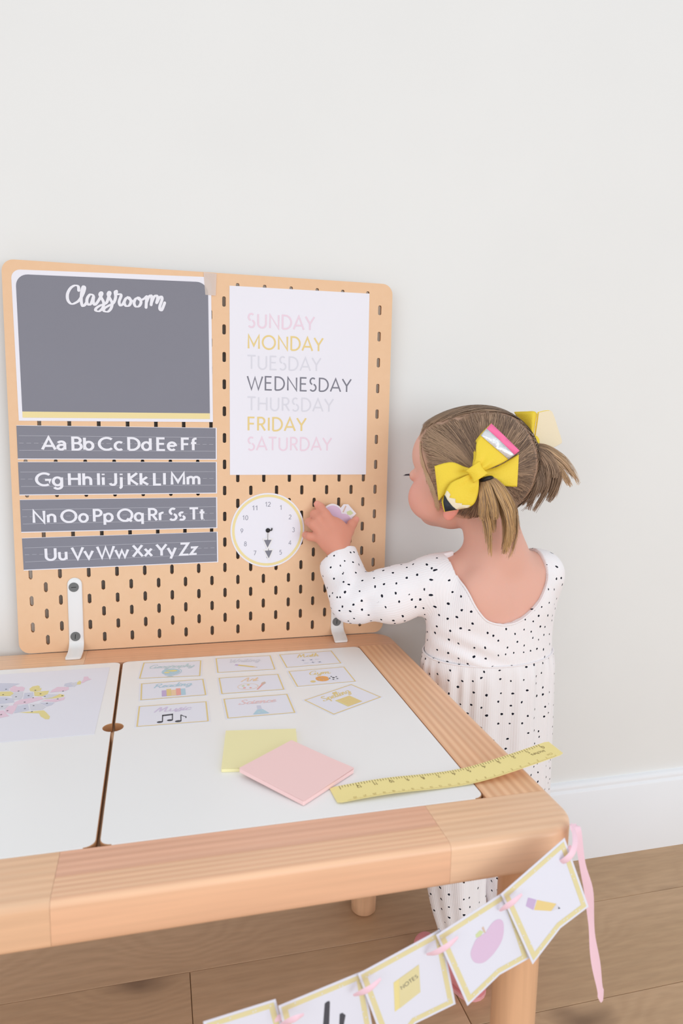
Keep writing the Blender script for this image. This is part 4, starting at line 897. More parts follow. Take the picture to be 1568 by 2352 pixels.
def mesh_field(fn, lo, hi, h, coarse=4):
    lo = np.array(lo, float); n = (np.ceil((np.array(hi)-lo)/(h*coarse)).astype(int)+1)*coarse
    nc = n//coarse
    I = np.stack(np.meshgrid(*[np.arange(q) for q in nc], indexing='ij'), -1).reshape(-1, 3)
    C = (lo+(I+.5)*h*coarse).astype(f32); fc = fn(C).reshape(nc)
    act = np.abs(fc) < h*coarse*1.9
    fld = np.repeat(np.repeat(np.repeat(np.where(fc < 0, -1, 1).astype(f32), coarse, 0), coarse, 1), coarse, 2)
    m = np.repeat(np.repeat(np.repeat(act, coarse, 0), coarse, 1), coarse, 2)
    idx = np.argwhere(m)
    for s in range(0, len(idx), 400000):
        q = idx[s:s+400000]; fld[q[:, 0], q[:, 1], q[:, 2]] = fn((lo+q*h).astype(f32))
    S = fld < 0
    c8 = [S[i:n[0]-1+i, j:n[1]-1+j, k:n[2]-1+k] for i in (0, 1) for j in (0, 1) for k in (0, 1)]
    cnt = sum(c.astype(np.int8) for c in c8); mix = (cnt > 0) & (cnt < 8)
    ci = np.argwhere(mix); vid = -np.ones(mix.shape, np.int64); vid[mix] = np.arange(len(ci))
    acc = np.zeros((len(ci), 3)); num = np.zeros(len(ci))
    cor = [(i, j, k) for i in (0, 1) for j in (0, 1) for k in (0, 1)]
    val = {c: fld[ci[:, 0]+c[0], ci[:, 1]+c[1], ci[:, 2]+c[2]] for c in cor}
    for a in cor:
        for ax in range(3):
            if a[ax] == 0:
                b = list(a); b[ax] = 1; b = tuple(b); va, vb = val[a], val[b]
                x = (va < 0) != (vb < 0); t = va/np.where(x, va-vb, 1)
                p = np.array(a, float)[None, :]+np.zeros((len(ci), 3)); p[:, ax] += t
                acc[x] += p[x]; num[x] += 1
    V = lo+(ci+acc/num[:, None])*h
    F = []
    for ax in range(3):
        u, w_ = [(1, 2), (2, 0), (0, 1)][ax]
        sl0 = [slice(1, -1)]*3; sl1 = [slice(1, -1)]*3; sl0[ax] = slice(0, n[ax]-1); sl1[ax] = slice(1, n[ax])
        sl0 = [slice(1, n[i]-1) for i in range(3)]; sl1 = list(sl0); sl0[ax] = slice(0, n[ax]-1); sl1[ax] = slice(1, n[ax])
        A = S[tuple(sl0)]; B = S[tuple(sl1)]; x = np.argwhere(A != B); off = np.ones(3, int); off[ax] = 0; x = x+off
        ins = S[x[:, 0], x[:, 1], x[:, 2]]
        def at_(du, dw):
            y = x.copy(); y[:, u] += du; y[:, w_] += dw; return vid[y[:, 0], y[:, 1], y[:, 2]]
        q = np.stack([at_(-1, -1), at_(0, -1), at_(0, 0), at_(-1, 0)], 1)
        q[~ins] = q[~ins][:, ::-1]; F.append(q)
    F = np.concatenate(F); F = F[(F >= 0).all(1)]
    return V, F
def grad(fn, P, e=.05):
    g = np.stack([fn(P+vec(d))-fn(P-vec(d)) for d in ((e, 0, 0), (0, e, 0), (0, 0, e))], 1)
    return g/(np.linalg.norm(g, axis=1, keepdims=True)+1e-9)
def relax(V, F, it=2, keep=.5):
    E = np.concatenate([F[:, [0, 1]], F[:, [1, 2]], F[:, [2, 3]], F[:, [3, 0]]])
    for _ in range(it):
        A = np.zeros_like(V); c = np.zeros(len(V))
        for a, b in ((0, 1), (1, 0)):
            for ax in range(3): A[:, ax] += np.bincount(E[:, a], V[E[:, b], ax], len(V))
            c += np.bincount(E[:, a], minlength=len(V))
        V = V*(1-keep)+A/np.maximum(c, 1)[:, None]*keep
    return V
def nrm(v): v = np.array(v, float); return v/np.linalg.norm(v)
UZ = np.array([0, 0, 1.])
HF = nrm((-.70, .714, .02)); HL = nrm(np.cross(UZ, HF)); HU = np.cross(HF, HL)       # head: forward, her left, up
TF = nrm((-.10, .995, 0)); TL_ = nrm(np.cross(UZ, TF))                               # trunk
HC = np.array((65.48,-11.79,76.08))
def H(f, l, u): return tuple(HC+HF*f+HL*l+HU*u)
HA = [HF, HL, HU]; TA = [TF, TL_, UZ]
CH = np.array((68.44,-14.09,55.24))
def T(f, l, u): return tuple(CH+TF*f+TL_*l+UZ*u)
SHL = (59.64,-13.22,59.77); ELB = (48.43,-8.64,56.23); WRL = (47.41,-4.51,61.83)
SHR = (76.03,-14.24,60.48)
def skull(P): return ell(P, H(-.75, 0, 1.15), HA, (8.1, 7.0, 7.6))
def d_head(P):
    d = skull(P)
    d = smin(d, ell(P, H(2.0, 0, 1.9), HA, (7.5, 6.3, 5.9)), 1.5)
    d = smin(d, ell(P, H(3.1, 0, -3.3), HA, (5.0, 5.5, 5.9)), 1.6)
    for s in (1, -1):
        d = smin(d, sph(P, H(4.9, 3.35*s, -4.3), 3.5), 1.2)              # cheeks
        d = smax(d, -sph(P, H(9.6, 2.5*s, -1.2), 1.15), .9)              # eye sockets
        d = smin(d, ell(P, H(7.9, 2.75*s, -1.25), HA, (1.0, 1.35, 1.0)), .3)
    d = smin(d, ell(P, H(6.0, 0, -7.3), HA, (1.9, 2.3, 1.7)), 1.2)       # chin
    d = smin(d, cone(P, H(7.5, 0, -1.2), H(8.6, 0, -3.5), .6, .7), .7)  # nose
    for s in (1, -1): d = smin(d, sph(P, H(8.6, .55*s, -3.75), .48), .3)
    d = smin(d, ell(P, H(7.85, 0, -5.15), HA, (.75, 1.35, .38)), .35)    # lips
    d = smin(d, ell(P, H(7.65, 0, -5.85), HA, (.75, 1.15, .42)), .3)
    d = smax(d, -ell(P, H(8.5, 0, -5.5), HA, (.5, 1.5, .1)), .15)
    for s in (1, -1):                                                    # ears
        e = ell(P, H(.4, 6.7*s, -3.9), [nrm(HF*.95-HL*.3*s), nrm(HL*.95*s+HF*.3), HU], (1.6, .62, 2.5))
        e = smax(e, -ell(P, H(.6, 7.45*s, -3.5), HA, (.9, .5, 1.5)), .3)
        d = smin(d, e, .45)
        d = smin(d, sph(P, H(.75, 6.6*s, -6.1), .75), .5)
    return d
def d_neck(P): return cone(P, H(-1.6, 0, -4.0), tuple(CH+np.array([-.3, -1.6, 9.5])), 4.0, 4.1)
def d_torso(P):
    d = ell(P, T(.2, 0, .5), TA, (6.65, 9.3, 9.2))
    d = smin(d, ell(P, T(.6, 0, -10), TA, (6.6, 8.2, 9.5)), 3)
    d = smin(d, cone(P, SHL, T(-.2, 0, 6.6), 2.9, 3.5), 2.0)
    d = smin(d, cone(P, SHR, T(-.2, 0, 6.6), 2.9, 3.5), 2.0)
    for s in (1, -1): d = smin(d, ell(P, T(-3.6, 4.0*s, 3.2), TA, (2.2, 3.2, 4.2)), 1.6)   # shoulder blades
    return smax(d, -cone(P, T(-7.35, 0, -6), T(-7.1, 0, 6), .5, .4), 1.3)   # the hollow of the spine
def d_arm(P): return chain(P, [SHL, ELB, WRL], [2.9, 2.3, 1.75], 1.0)
def d_armr(P): return chain(P, [SHR, T(3.4, -9.0, -4.5), T(10.5, -5.0, -3.0), T(13, -3.2, -2.6)], [2.9, 2.4, 1.9, 1.7], 1.0)
HIPL = T(1, 4.2, -17); HIPR = T(1, -4.4, -17)
KNL = (61.82,-19.51,17.79); ANL = (62.31,-22.98,5.83); ANR = (71.06,-22.01,6.64); KNR = (70.19,-19.95,18.95)
def d_legs(P):
    d = ell(P, T(.6, 0, -17), TA, (5.8, 7.4, 6.0))
    for h_, k_, a_ in ((HIPL, KNL, ANL), (HIPR, KNR, ANR)):
        d = smin(d, chain(P, [h_, k_, a_], [3.9, 2.8, 2.0], 1.2), 1.5)
    return d
# her left hand, seen from the back; fingertips touch the board
WR2 = (46.87,-4.60,63.24)
FING = [([(46.08,-3.60,66.90),(45.25,-2.60,68.40),(44.65,-1.50,69.42),(44.27,-0.95,69.83)], [.86, .78, .7, .56]),
        ([(45.12,-3.60,66.38),(44.22,-2.90,67.72),(43.74,-1.60,68.35),(43.89,-0.90,68.04)], [.86, .78, .7, .58]),
        ([(44.32,-3.50,65.90),(43.27,-2.90,66.92),(42.92,-1.60,67.13),(43.20,-0.95,66.67)], [.84, .76, .68, .55]),
        ([(43.97,-3.30,64.92),(42.79,-2.70,65.05),(42.39,-1.60,65.07),(42.60,-0.90,65.15)], [.74, .66, .56, .46])]
THUMB = ([(47.77,-3.70,64.55),(48.84,-3.00,65.78),(49.70,-2.10,66.72),(50.56,-1.50,67.38)], [1.15, .9, .74, .52])
def d_hand(P):
    pa = ell(P, (46.22,-3.70,65.35), [PX, PY, PZ], (3.0, 2.75, 1.35))
    d = smin(pa, cone(P, WR2, (46.32,-3.90,64.76), 1.75, 1.7), .9)
    fs = None
    for pts, r in FING:
        c = chain(P, pts, r, .25)
        fs = c if fs is None else smin(fs, c, .12)
    d = smin(d, fs, .38)
    return smin(d, chain(P, THUMB[0], THUMB[1], .3), .6)
cutn = nrm(np.array((47.16,-2.49,64.48))-np.array((47.59,-5.03,60.02)))
PX = nrm(np.array((45.30,-3.40,66.48))-np.array((46.87,-4.60,63.24))); PZ = nrm(np.cross(PX, (0.64, .2, .74))); PY = np.cross(PZ, PX); PZ = nrm(np.cross(PX, PY))
def near(P, c, r): return (np.abs(P-vec(c)).max(1) < r)
def d_body(P):
    d = d_torso(P); d = smin(d, d_arm(P), 1.6); d = smin(d, d_armr(P), 1.6)
    d = smin(d, d_neck(P), 2.6); d = smin(d, d_legs(P), 2.5)
    m = P[:, 2] > HC[2]-14
    if m.any(): d[m] = smin(d[m], d_head(P[m]), 1.0)
    m = near(P, (46.27,-3.50,65.31), 8)
    if m.any(): d[m] = smin(d[m], d_hand(P[m]), .7)
    rh = ell(P, T(15.0, -1.8, -2.4), TA, (2.6, 1.5, 2.4)); d = smin(d, rh, .6)
    for k in range(4): d = smin(d, chain(P, [T(16.4, -2.2+.25*k, -.9-1.05*k), T(18.2, -1.4, -.6-1.1*k), T(18.6, -.2, -.7-1.1*k)], [.62, .55, .45], .2), .2)
    d = smin(d, chain(P, [T(14.4, -.9, -.6), T(15.6, .2, .5), T(16.6, .6, 1.0)], [.8, .66, .5], .2), .3)
    return d
allp = np.array([H(0, 0, 0), T(0, 0, 0)])
bv, bf = mesh_field(d_body, (40.5, -29, 3), (81.5, 8, 88), .19)
bv = relax(bv, bf, 1, .3)
P_ = bv.astype(f32)
tone = np.tile(np.array(lin((230, 178, 160))), (len(bv), 1))
def blend(t, c, w_): w_ = np.clip(w_, 0, 1)[:, None]; return t*(1-w_)+np.array(lin(c))*w_
for s in (1, -1): tone = blend(tone, (238, 156, 142), .8-sph(P_, H(5.6, 3.6*s, -4.2), 1.6)*.3)
tone = blend(tone, (214, 110, 108), 1-ell(P_, H(8.2, 0, -5.5), HA, (1.0, 1.5, .75))*4)
hd = sph(P_, (46.27,-3.50,65.31), 5.0); tone = blend(tone, (220, 152, 130), 1-hd*.4)
for pts, r in FING+[THUMB]: tone = blend(tone, (236, 166, 150), .7-(sph(P_, pts[-1], .7))*1.2)
tone = blend(tone, (240, 160, 146), 1-sph(P_, H(.5, 7.0, -4.5), 2.2)*1.2)

girl = thing('person', 'small child with two hair bows, back turned, reaching up to the pegboard', 'person', (66, -16, 0))
body = mk('body', bv, bf, 'skin', girl, smooth=True, tone=tone)
for s in (1, -1):
    # eyeball with iris, lid edge and lashes
    def ball(name, c, r, m, n1=12, n2=16, par=girl, ax=HA, sc=(1, 1, 1)):
        V = [tuple(np.array(c)+sum(ax[k]*sc[k]*r*q[k] for k in range(3))) for q in [(math.cos(a)*math.cos(b), math.cos(a)*math.sin(b), math.sin(a)) for a in [math.pi*(i/n1-.5) for i in range(n1+1)] for b in [2*math.pi*j/n2 for j in range(n2)]]]
        F = [(i*n2+j, i*n2+(j+1) % n2, (i+1)*n2+(j+1) % n2, (i+1)*n2+j) for i in range(n1) for j in range(n2)]
        return mk(name, V, F, m, par, smooth=True)
    e = ball('eye', H(8.1, 2.72*s, -1.3), .92, 'eye'); ball('iris', H(8.67, 2.72*s, -1.35), .42, 'iris', par=e)
    V = []; F = []
    for k in range(16):
        a = -1.1+2.2*k/15; b = H(8.9-.4*abs(a), (2.85+1.05*a/1.1)*s, -1.1-.1*abs(a)); t = np.array(b)+HF*.85+HL*s*(.5*a+.25)-HU*.1
        i = len(V); V += [tuple(np.array(b)+HU*.05+HL*.04), tuple(np.array(b)-HU*.05-HL*.04), tuple(t)]; F.append((i, i+1, i+2))
    mk('eyelash', V, F, 'ink', e)

# ---- knitted suit: bodice with sleeves (one surface), gathered lower part, two trouser legs, all one garment
ROOTS = 'x'
NK = (66.59,-19.09,64.05)          # middle of the scooped back neckline opening
NU = [-.2, -.02, .5, 1.5, 2.9, 5.0, 6.6, 9, 10.8, 12]; NL = [2.0, 3.3, 4.7, 5.7, 6.55, 7.3, 7.75, 7.9, 7.9, 7.9]; NR_ = [1.9, .6, -.8, -2.4, -3.9, -5.3, -6.1, -6.6, -6.0, -4.6]
def scoop(P):                   # the opening is cut straight through the back, front neckline a little lower than the neck
    q = (P-vec(T(0, 0, 0)))@np.array([TF, TL_, UZ], f32).T
    le = np.interp(q[:, 2], NU, NL); ri = np.interp(q[:, 2], NU, NR_)
    back = np.maximum(np.maximum(q[:, 1]-le, ri-q[:, 1]), NU[0]-q[:, 2])
    back = np.maximum(back, q[:, 0]-1.0)
    fr = np.maximum(np.abs(q[:, 1])-6.2, -(q[:, 2]-7.6)); 
    return np.minimum(back, fr)
SLV = [SHL, (53.94,-11.24,57.47), ELB, (47.43,-5.10,60.03), (47.26,-3.66,62.35)]
cutn = nrm(np.array((47.16,-2.49,64.48))-np.array((47.59,-5.03,60.02)))
def d_dress(P):
    d = ell(P, T(.2, 0, .2), TA, (7.3, 10.3, 9.9))
    d = smin(d, ell(P, T(.3, 0, -8), TA, (7.5, 10.2, 8.5)), 3)
    d = smin(d, cone(P, SHL, T(-.2, 0, 6.4), 3.5, 4.0), 2.0)
    d = smin(d, cone(P, SHR, T(-.2, 0, 6.4), 3.3, 4.0), 2.0)
    for s in (1, -1): d = smin(d, ell(P, T(-3.9, 4.0*s, 3.2), TA, (2.3, 3.3, 4.3)), 1.8)
    sl = chain(P, SLV, [3.7, 3.95, 3.25, 2.95, 2.75], 1.6)
    # creases in the bend of the elbow
    t = (P-vec(ELB))@vec(nrm(np.array(SHL)-np.array(ELB)))
    q = (P-vec(ELB)); up = q[:, 2]; rq = (q*q).sum(1); w_ = np.exp(-rq/22)
    sl = sl+w_*.4*np.sin(1.9*q[:, 0]-1.5*up+.5)*np.clip(up*.5+.6, 0, 1)+.1*np.sin(1.7*q[:, 0]+1.1*up)*np.exp(-rq/45)
    d = smin(d, sl, 2.0)
    sr = chain(P, [SHR, T(3.4, -9.0, -4.5), T(10.5, -5.0, -3.0), T(12, -4.2, -2.7)], [3.4, 3.1, 2.6, 2.4], 1.2)
    d = smin(d, sr, 1.6)
    # soft drag folds running from the armpit towards the back seam
    qq = (P-vec(T(0, 0, 0)))@np.array([TF, TL_, UZ], f32).T
    dd = qq[:, 2]+4.6-.42*(qq[:, 1]-7)
    d = d+.24*np.sin(dd*2.1)*np.exp(-((qq[:, 1]-6)/3.6)**2)*np.exp(-(dd/3.0)**2)*(qq[:, 0] < 0)
    d = smax(d, -scoop(P), .12)
    d = smax(d, -(qq[:, 2]+6.4), .1)       # waist seam
    cut = (P-vec((47.03,-4.80,62.73)))@vec(nrm(PX+.25*cutn)); cut = cut-.55*(1-(((P-vec((47.03,-4.80,62.73)))@vec(PY))/2.8)**2); d = np.where(near(P, WR2, 6.5), smax(d, cut, .2), d)
    cut = (P-vec(T(12.2, -4.0, -2.7)))@vec(nrm(TF*.8+TL_*.55)); d = np.where(near(P, T(13, -3.2, -2.6), 5), smax(d, cut, .15), d)
    return d
dv, df = mesh_field(d_dress, (41, -29, 44), (84, 8, 72), .17)
dv = relax(dv, df, 1, .3)
# cloth coordinates: along the sleeve / around and down the trunk
def cloth_uv(V, F):
    cen = V[F].mean(1); best = np.full(len(cen), 1e9); reg = np.zeros(len(cen), int)
    segs = [(SLV[0], SLV[1]), (SLV[1], SLV[2]), (SLV[2], SLV[3]), (SLV[3], SLV[4])]
    axs = []
    armd = chain(cen.astype(f32), SLV, [3.7, 3.95, 3.25, 2.95, 2.75], .3); tor = np.minimum(ell(cen.astype(f32), T(.2, 0, .2), TA, (7.3, 10.3, 9.9)), cone(cen.astype(f32), T(0, 8.2, 4), T(-.2, 0, 6.4), 3.5, 4.0))
    arm = (armd < tor-.1) & (((cen-np.array(T(0, 8.6, 0)))@TL_) > 0)
    uv = np.zeros((len(F), 4, 2))
    for k in range(4):
        p = V[F[:, k]]
        q = (p-CH)@np.array(TA).T; c = (cen-CH)@np.array(TA).T
        a = np.arctan2(q[:, 1], -q[:, 0]); ac = np.arctan2(c[:, 1], -c[:, 0])
        a = a+np.where(a-ac > math.pi, -2*math.pi, 0)+np.where(a-ac < -math.pi, 2*math.pi, 0)
        uv[:, k, 0] = a*8.6; uv[:, k, 1] = q[:, 2]
        # sleeve: arclength and angle about the nearest segment
        bd = np.full(len(p), 1e9); uu = np.zeros(len(p)); vv = np.zeros(len(p)); base = 0
        for (s0, s1) in [(SLV[0], SLV[2]), (SLV[2], SLV[4])]:
            s0 = np.array(s0); s1 = np.array(s1); ln = np.linalg.norm(s1-s0); dr = (s1-s0)/ln
            t_ = (cen-s0)@dr; dist = np.linalg.norm(cen-s0-np.clip(t_, 0, ln)[:, None]*dr, axis=1)
            e1 = nrm(np.cross(dr, (.25, .95, 0))); e2 = np.cross(dr, e1)
            pa = np.arctan2((p-s0)@e1, -(p-s0)@e2*1.0); pc = np.arctan2((cen-s0)@e1, -(cen-s0)@e2)
            pa = pa+np.where(pa-pc > math.pi, -2*math.pi, 0)+np.where(pa-pc < -math.pi, 2*math.pi, 0)
            b = dist < bd; bd = np.where(b, dist, bd); uu = np.where(b, pa*3.4+40, uu); vv = np.where(b, base+(p-s0)@dr+50, vv); base += ln
        uv[arm, k, 0] = uu[arm]; uv[arm, k, 1] = vv[arm]
    return uv.reshape(-1, 2)
suit = mk('knit_bodice', dv, df, 'knit', girl, smooth=True, uv=cloth_uv(dv, df), label='white ribbed bodice and sleeves speckled with small black dots')
# binding along the back neckline
def on_dress(p, it=6):
    q = np.array([p], f32)
    for _ in range(it):
        g = grad(lambda X: d_shell(X), q); q = q-g*d_shell(q)[:, None]
    return q[0]
def d_shell(P):
    d = ell(P, T(.2, 0, .2), TA, (7.3, 10.3, 9.9)); d = smin(d, ell(P, T(.3, 0, -8), TA, (7.5, 10.2, 8.5)), 3)
    d = smin(d, cone(P, SHL, T(-.2, 0, 6.4), 3.5, 4.0), 2.0); d = smin(d, cone(P, SHR, T(-.2, 0, 6.4), 3.3, 4.0), 2.0)
    for s in (1, -1): d = smin(d, ell(P, T(-3.9, 4.0*s, 3.2), TA, (2.3, 3.3, 4.3)), 1.8)
    return d
nk = [(NL[k], NU[k]) for k in range(7, -1, -1)]+[(NR_[k], NU[k]) for k in range(10-0) if k < 9]
nk = catmull(nk, 6)
ff = np.linspace(-11, 0, 400)
pts = []
for l, u in nk:
    if u > 6.5: continue
    v = d_shell(np.array([T(f_, l, u) for f_ in ff], f32)); pts.append(T(ff[int(np.argmax(v < 0))], l, u))
tape_path('neck_binding', pts, .14, .12, 'trim', girl)

# gathered lower part
def ring_surface(name, rows, m, seg, uvs, parent, closed_top=False, label=None, wav=None):
    V = []; UV = []
    for r_i, (c, ax, ay, rx, ry) in enumerate(rows):
        for j in range(seg):
            a = 2*math.pi*j/seg; k = wav(a, r_i/(len(rows)-1)) if wav else 0
            V.append(tuple(np.array(c)+np.array(ax)*math.cos(a)*(rx+k)+np.array(ay)*math.sin(a)*(ry+k)))
    F = []; uv = []
    for r_i in range(len(rows)-1):
        for j in range(seg):
            j2 = (j+1) % seg; F.append((r_i*seg+j, (r_i+1)*seg+j, (r_i+1)*seg+j2, r_i*seg+j2))
            for rr_, jj in ((r_i, j), (r_i+1, j), (r_i+1, j+1), (r_i, j+1)): uv.append((uvs[0]*2*math.pi*jj/seg+uvs[2], rr_*uvs[1]))
    o = mk(name, V, np.array(F), m, parent, smooth=True, uv=uv, label=label); o.data.update()
    bm = bmesh.new(); bm.from_mesh(o.data); bmesh.ops.recalc_face_normals(bm, faces=bm.faces)
    bm.to_mesh(o.data); bm.free()
    s = o.modifiers.new('thickness', 'SOLIDIFY'); s.thickness = .0012; s.offset = -1
    return o
rg = random.Random(11); ph = [(rg.uniform(18, 46), rg.uniform(0, 6.28), rg.uniform(.3, 1)) for _ in range(7)]
lo_ = [(rg.uniform(7, 15), rg.uniform(0, 6.28), rg.uniform(.5, 1)) for _ in range(4)]
def folds(a, t):
    s1 = sum(w_*math.sin(round(f_)*a+p_) for f_, p_, w_ in ph)/3; s2 = sum(w_*math.sin(round(f_)*a+p_) for f_, p_, w_ in lo_)/2.2
    e = min(1, t*9)
    return e*(.3*s1*math.exp(-t*3.2)+.05*s1+.46*s2*(.4+.6*min(1, t*2)))
rows = []
NR = 60
for i in range(NR+1):
    t = i/NR; z = -6.1-24.4*t
    g = .25*(1-math.exp(-t*25))
    rows.append((T(.3+.3*t, -.2*t, z), TF, TL_, 7.55+g+.7*t, 10.35+g*1.1+.5*t))
ring_surface('knit_skirt', rows, 'knit', 300, (8.8, 24.4/NR, 7.7), girl, label='gathered lower part of the dotted knit suit', wav=folds)
# gathering seam
tape_path('waist_seam', [T(.3-math.cos(a)*7.62, math.sin(a)*10.42, -6.25) for a in [2*math.pi*i/60 for i in range(61)]], .11, .09, 'trim', girl, up=(0, 0, 1))
for h_, k_, a_, nm in ((T(1, 4.4, -23), KNL, ANL, 0), (T(1, -4.4, -23), KNR, ANR, 1)):
    h_, k_, a_ = [np.array(q) for q in (h_, k_, a_)]; rows = []
    pc = catmull([h_, k_+np.array([.0, 0, 0]), a_+np.array([0, 0, 1.2])], 22)
    for i, c in enumerate(pc):
        t = i/(len(pc)-1); r = 5.7 if t < .3 else 5.7-(t-.3)/.7*2.5
        rows.append((c, TF, TL_, r*.92, r*.88 if t > .2 else r*.8))
    def wav(a, t, nm=nm): return .2*math.sin(5*a+nm)*t+.13*math.sin(11*a+2+nm)+.3*math.sin(t*17+2*a)*max(0, t-.45)
    ring_surface('trouser_leg', rows, 'knit', 90, (4.6, 30/len(rows), 3.1+nm), girl, wav=wav)
# shoes
for (hx, hy), (tx, ty), an in (((63.6, -22.9), (59.7, -14.9), ANL), ((70.0, -18.6), (68.2, -8.0), ANR)):
    hx, hy, tx, ty = [float(q) for q in (hx, hy, tx, ty)]
    def shoe(P):
        d = smin(cone(P, (hx, hy, 2.2), (tx, ty, 1.5), 2.35, 1.9), cone(P, (hx, hy, 2.8), (hx+.3*(tx-hx), hy+.3*(ty-hy), 3.6), 2.3, 2.1), 1.2)
        return smax(d, .35-P[:, 2], .15)
    v, f_ = mesh_field(shoe, (min(hx, tx)-4, min(hy, ty)-4, -.6), (max(hx, tx)+4, max(hy, ty)+4, 8.5), .3)
    sh = mk('shoe', v, f_, 'shoe', girl, smooth=True)
    dr = nrm((tx-hx, ty-hy, 0)); sd = np.array([-dr[1], dr[0], 0])
    P = Pl((hx, hy, 0), dr, sd, (0, 0, 1)); L_ = math.hypot(tx-hx, ty-hy)
    slab('shoe_sole', P, arc(L_, 0, 2.0, 2.0, -90, 90, 10)+arc(0, 0, 2.4, 2.35, 90, 270, 10), 0, .6, 'sole', sh)

# ---- hair -------------------------------------------------------------
def hair_t(P):              # how thick the hair lies, negative where there is bare skin
    q = (P-vec(HC))@np.array(HA, f32).T; f_, l_, u_ = q[:, 0], q[:, 1], q[:, 2]
    line = np.interp(u_, [-8, -5.5, -2, 1.3, 3.5, 5.2, 6.2, 7.4], [2.4, 3.2, 4.0, 4.9, 6.2, 7.4, 8.6, 30])
    low = u_-np.interp(f_, [-8, -4, -1, 1.5, 4], [-7.6, -7.6, -6.6, -5.2, -6.4])
    return np.minimum(line-f_, low)
def d_cap(P):
    d = smin(skull(P), ell(P, H(2.0, 0, 1.9), HA, (7.5, 6.3, 5.9)), 1.5)
    d = smin(d, ell(P, H(.2, 0, -2.5), HA, (5.6, 6.35, 5.2)), 1.4)
    t = hair_t(P)
    # parting lines: from brow over the crown, and down behind the ear
    q = (P-vec(HC))@np.array(HA, f32).T
    th = .22+.5*np.clip(t/2.0, -1, 1)
    pt = part_dist(q)
    return d-th+.16*np.exp(-(pt/.2)**2)
def part_dist(q):
    f_, l_, u_ = q[:, 0], q[:, 1], q[:, 2]
    return np.where((u_ > -7) & ((u_ > 2.5) | (f_ < -3)), np.abs(l_-part_l(f_, u_)), 9)
def part_l(f_, u_):
    return np.interp(f_, [-7, -5, -2, 1, 4, 8], [.4, 1.0, 3.2, 4.7, 4.8, 4.0])+np.where(f_ > -1, .45, .12)*(2*np.abs(((f_*.42+u_*.1) % 1)-.5)-.5)*1.3
hv, hf = mesh_field(d_cap, tuple(HC-11), tuple(HC+11), .22)
def tone_hair(n): return np.tile(np.array(lin((146, 116, 92))), (n, 1))
ht = tone_hair(len(hv)); pq = (hv-HC)@np.array(HA).T
ht = blend(ht, (206, 168, 148), .65*np.exp(-(part_dist(pq)/.18)**2)*(hair_t(hv.astype(f32)) > 0))
ft = hair_t(hv.astype(f32)); ht = blend(ht, (214, 170, 146), np.clip(.6-ft*.55, 0, 1))
hair = mk('hair', hv, hf, 'hair', girl, smooth=True, tone=ht, label='light brown hair pulled into two side ponytails')
TIE1 = np.array((63.42,-20.09,75.61)); TIE2 = np.array((73.29,-14.87,79.53))
def strips(paths, w0, w1, tones, normals, name, par):
    n, k, _ = paths.shape
    tg = np.gradient(paths, axis=1); tg /= np.linalg.norm(tg, axis=2, keepdims=True)+1e-9
    sd = np.cross(tg, normals); sd /= np.linalg.norm(sd, axis=2, keepdims=True)+1e-9
    w_ = np.linspace(1, 0, k)[None, :, None]; wid = (w0*w_+w1*(1-w_))*.5
    V = np.stack([paths-sd*wid, paths+sd*wid], 2).reshape(-1, 3)
    b = (np.arange(n)[:, None]*k+np.arange(k-1)[None, :])*2
    F = np.stack([b, b+1, b+3, b+2], -1).reshape(-1, 4)
    tn = np.repeat(tones.reshape(-1, 3), 2, 0)
    o = mk(name, V, F, 'hair', par, smooth=True, tone=tn); tag(o, kind='stuff'); return o
nr = np.random.RandomState(5)
BROWN = np.array(lin((126, 102, 84))); DARK = np.array(lin((98, 78, 66))); BLOND = np.array(lin((206, 172, 136))); MID = np.array(lin((160, 132, 108)))
def project(P, d, it=3):
    sh = P.shape; q = P.reshape(-1, 3).astype(f32)
    for _ in range(it): q = q-grad(d_cap, q)*(d_cap(q)-0)[:, None]
    g = grad(d_cap, q)
    return (q+g*d.reshape(-1, 1)).reshape(sh), g.reshape(sh)
# roots on the scalp
msk = hair_t(hv.astype(f32)) > .05
cand = hv[msk & (hv[:, 2] > HC[2]-9) & (part_dist((hv-HC)@np.array(HA).T) > .15)]
rt = cand[nr.randint(0, len(cand), 7000)]+nr.normal(0, .1, (7000, 3))
q = (rt-HC)@np.array(HA).T
left = q[:, 1] > part_l(q[:, 0], q[:, 2])
kk = 14; tt = np.linspace(0, 1, kk)[None, :, None]
tie = np.where(left[:, None], TIE1, np.where((q[:, 1] > -1.5)[:, None], TIE2, TIE2))
mid = (rt+tie)/2; mid += (mid-np.array(H(-.7, 0, 1)))*.2+np.where(left[:, None], HF*-.2+HU*.9, HU*.6)
path = rt[:, None]*(1-tt)**2+2*mid[:, None]*tt*(1-tt)+tie[:, None]*tt**2
lk = (np.floor(q[:, 0]*.9)*3.1+np.floor(q[:, 2]*.9)*1.7+np.floor(q[:, 1]*.9)*2.3)[:, None, None]
path = path+(np.sin(tt*5+lk)*.22*HU+np.sin(tt*4+lk*1.3)*.2*HF)*np.sin(tt*math.pi)
path = path+np.sin(tt*6+nr.rand(7000, 1, 1)*6)*nr.normal(0, .13, (7000, 1, 3))*np.sin(tt*math.pi)
dep = .03+.16*nr.rand(7000, 1, 1)+.25*tt**3*nr.rand(7000, 1, 1)
path, nm_ = project(path, dep*np.ones((1, kk, 1)))
mixw = .25+.5*nr.rand(7000, 1, 1)+.25*np.sin(lk*2.1); front = np.clip((q[:, 0]-1)/5, 0, 1)[:, None, None]
tn = (DARK*(1-mixw)+MID*mixw)*(1-.45*front)+BLOND*.9*.45*front
tn = tn*(1-tt*0)+0*tt; tn = np.where(nr.rand(7000, 1, 1) < .12, MID*1.15, tn)*np.ones((1, kk, 1))
strips(path, .11, .07, tn, nm_, 'hair_strands', hair)
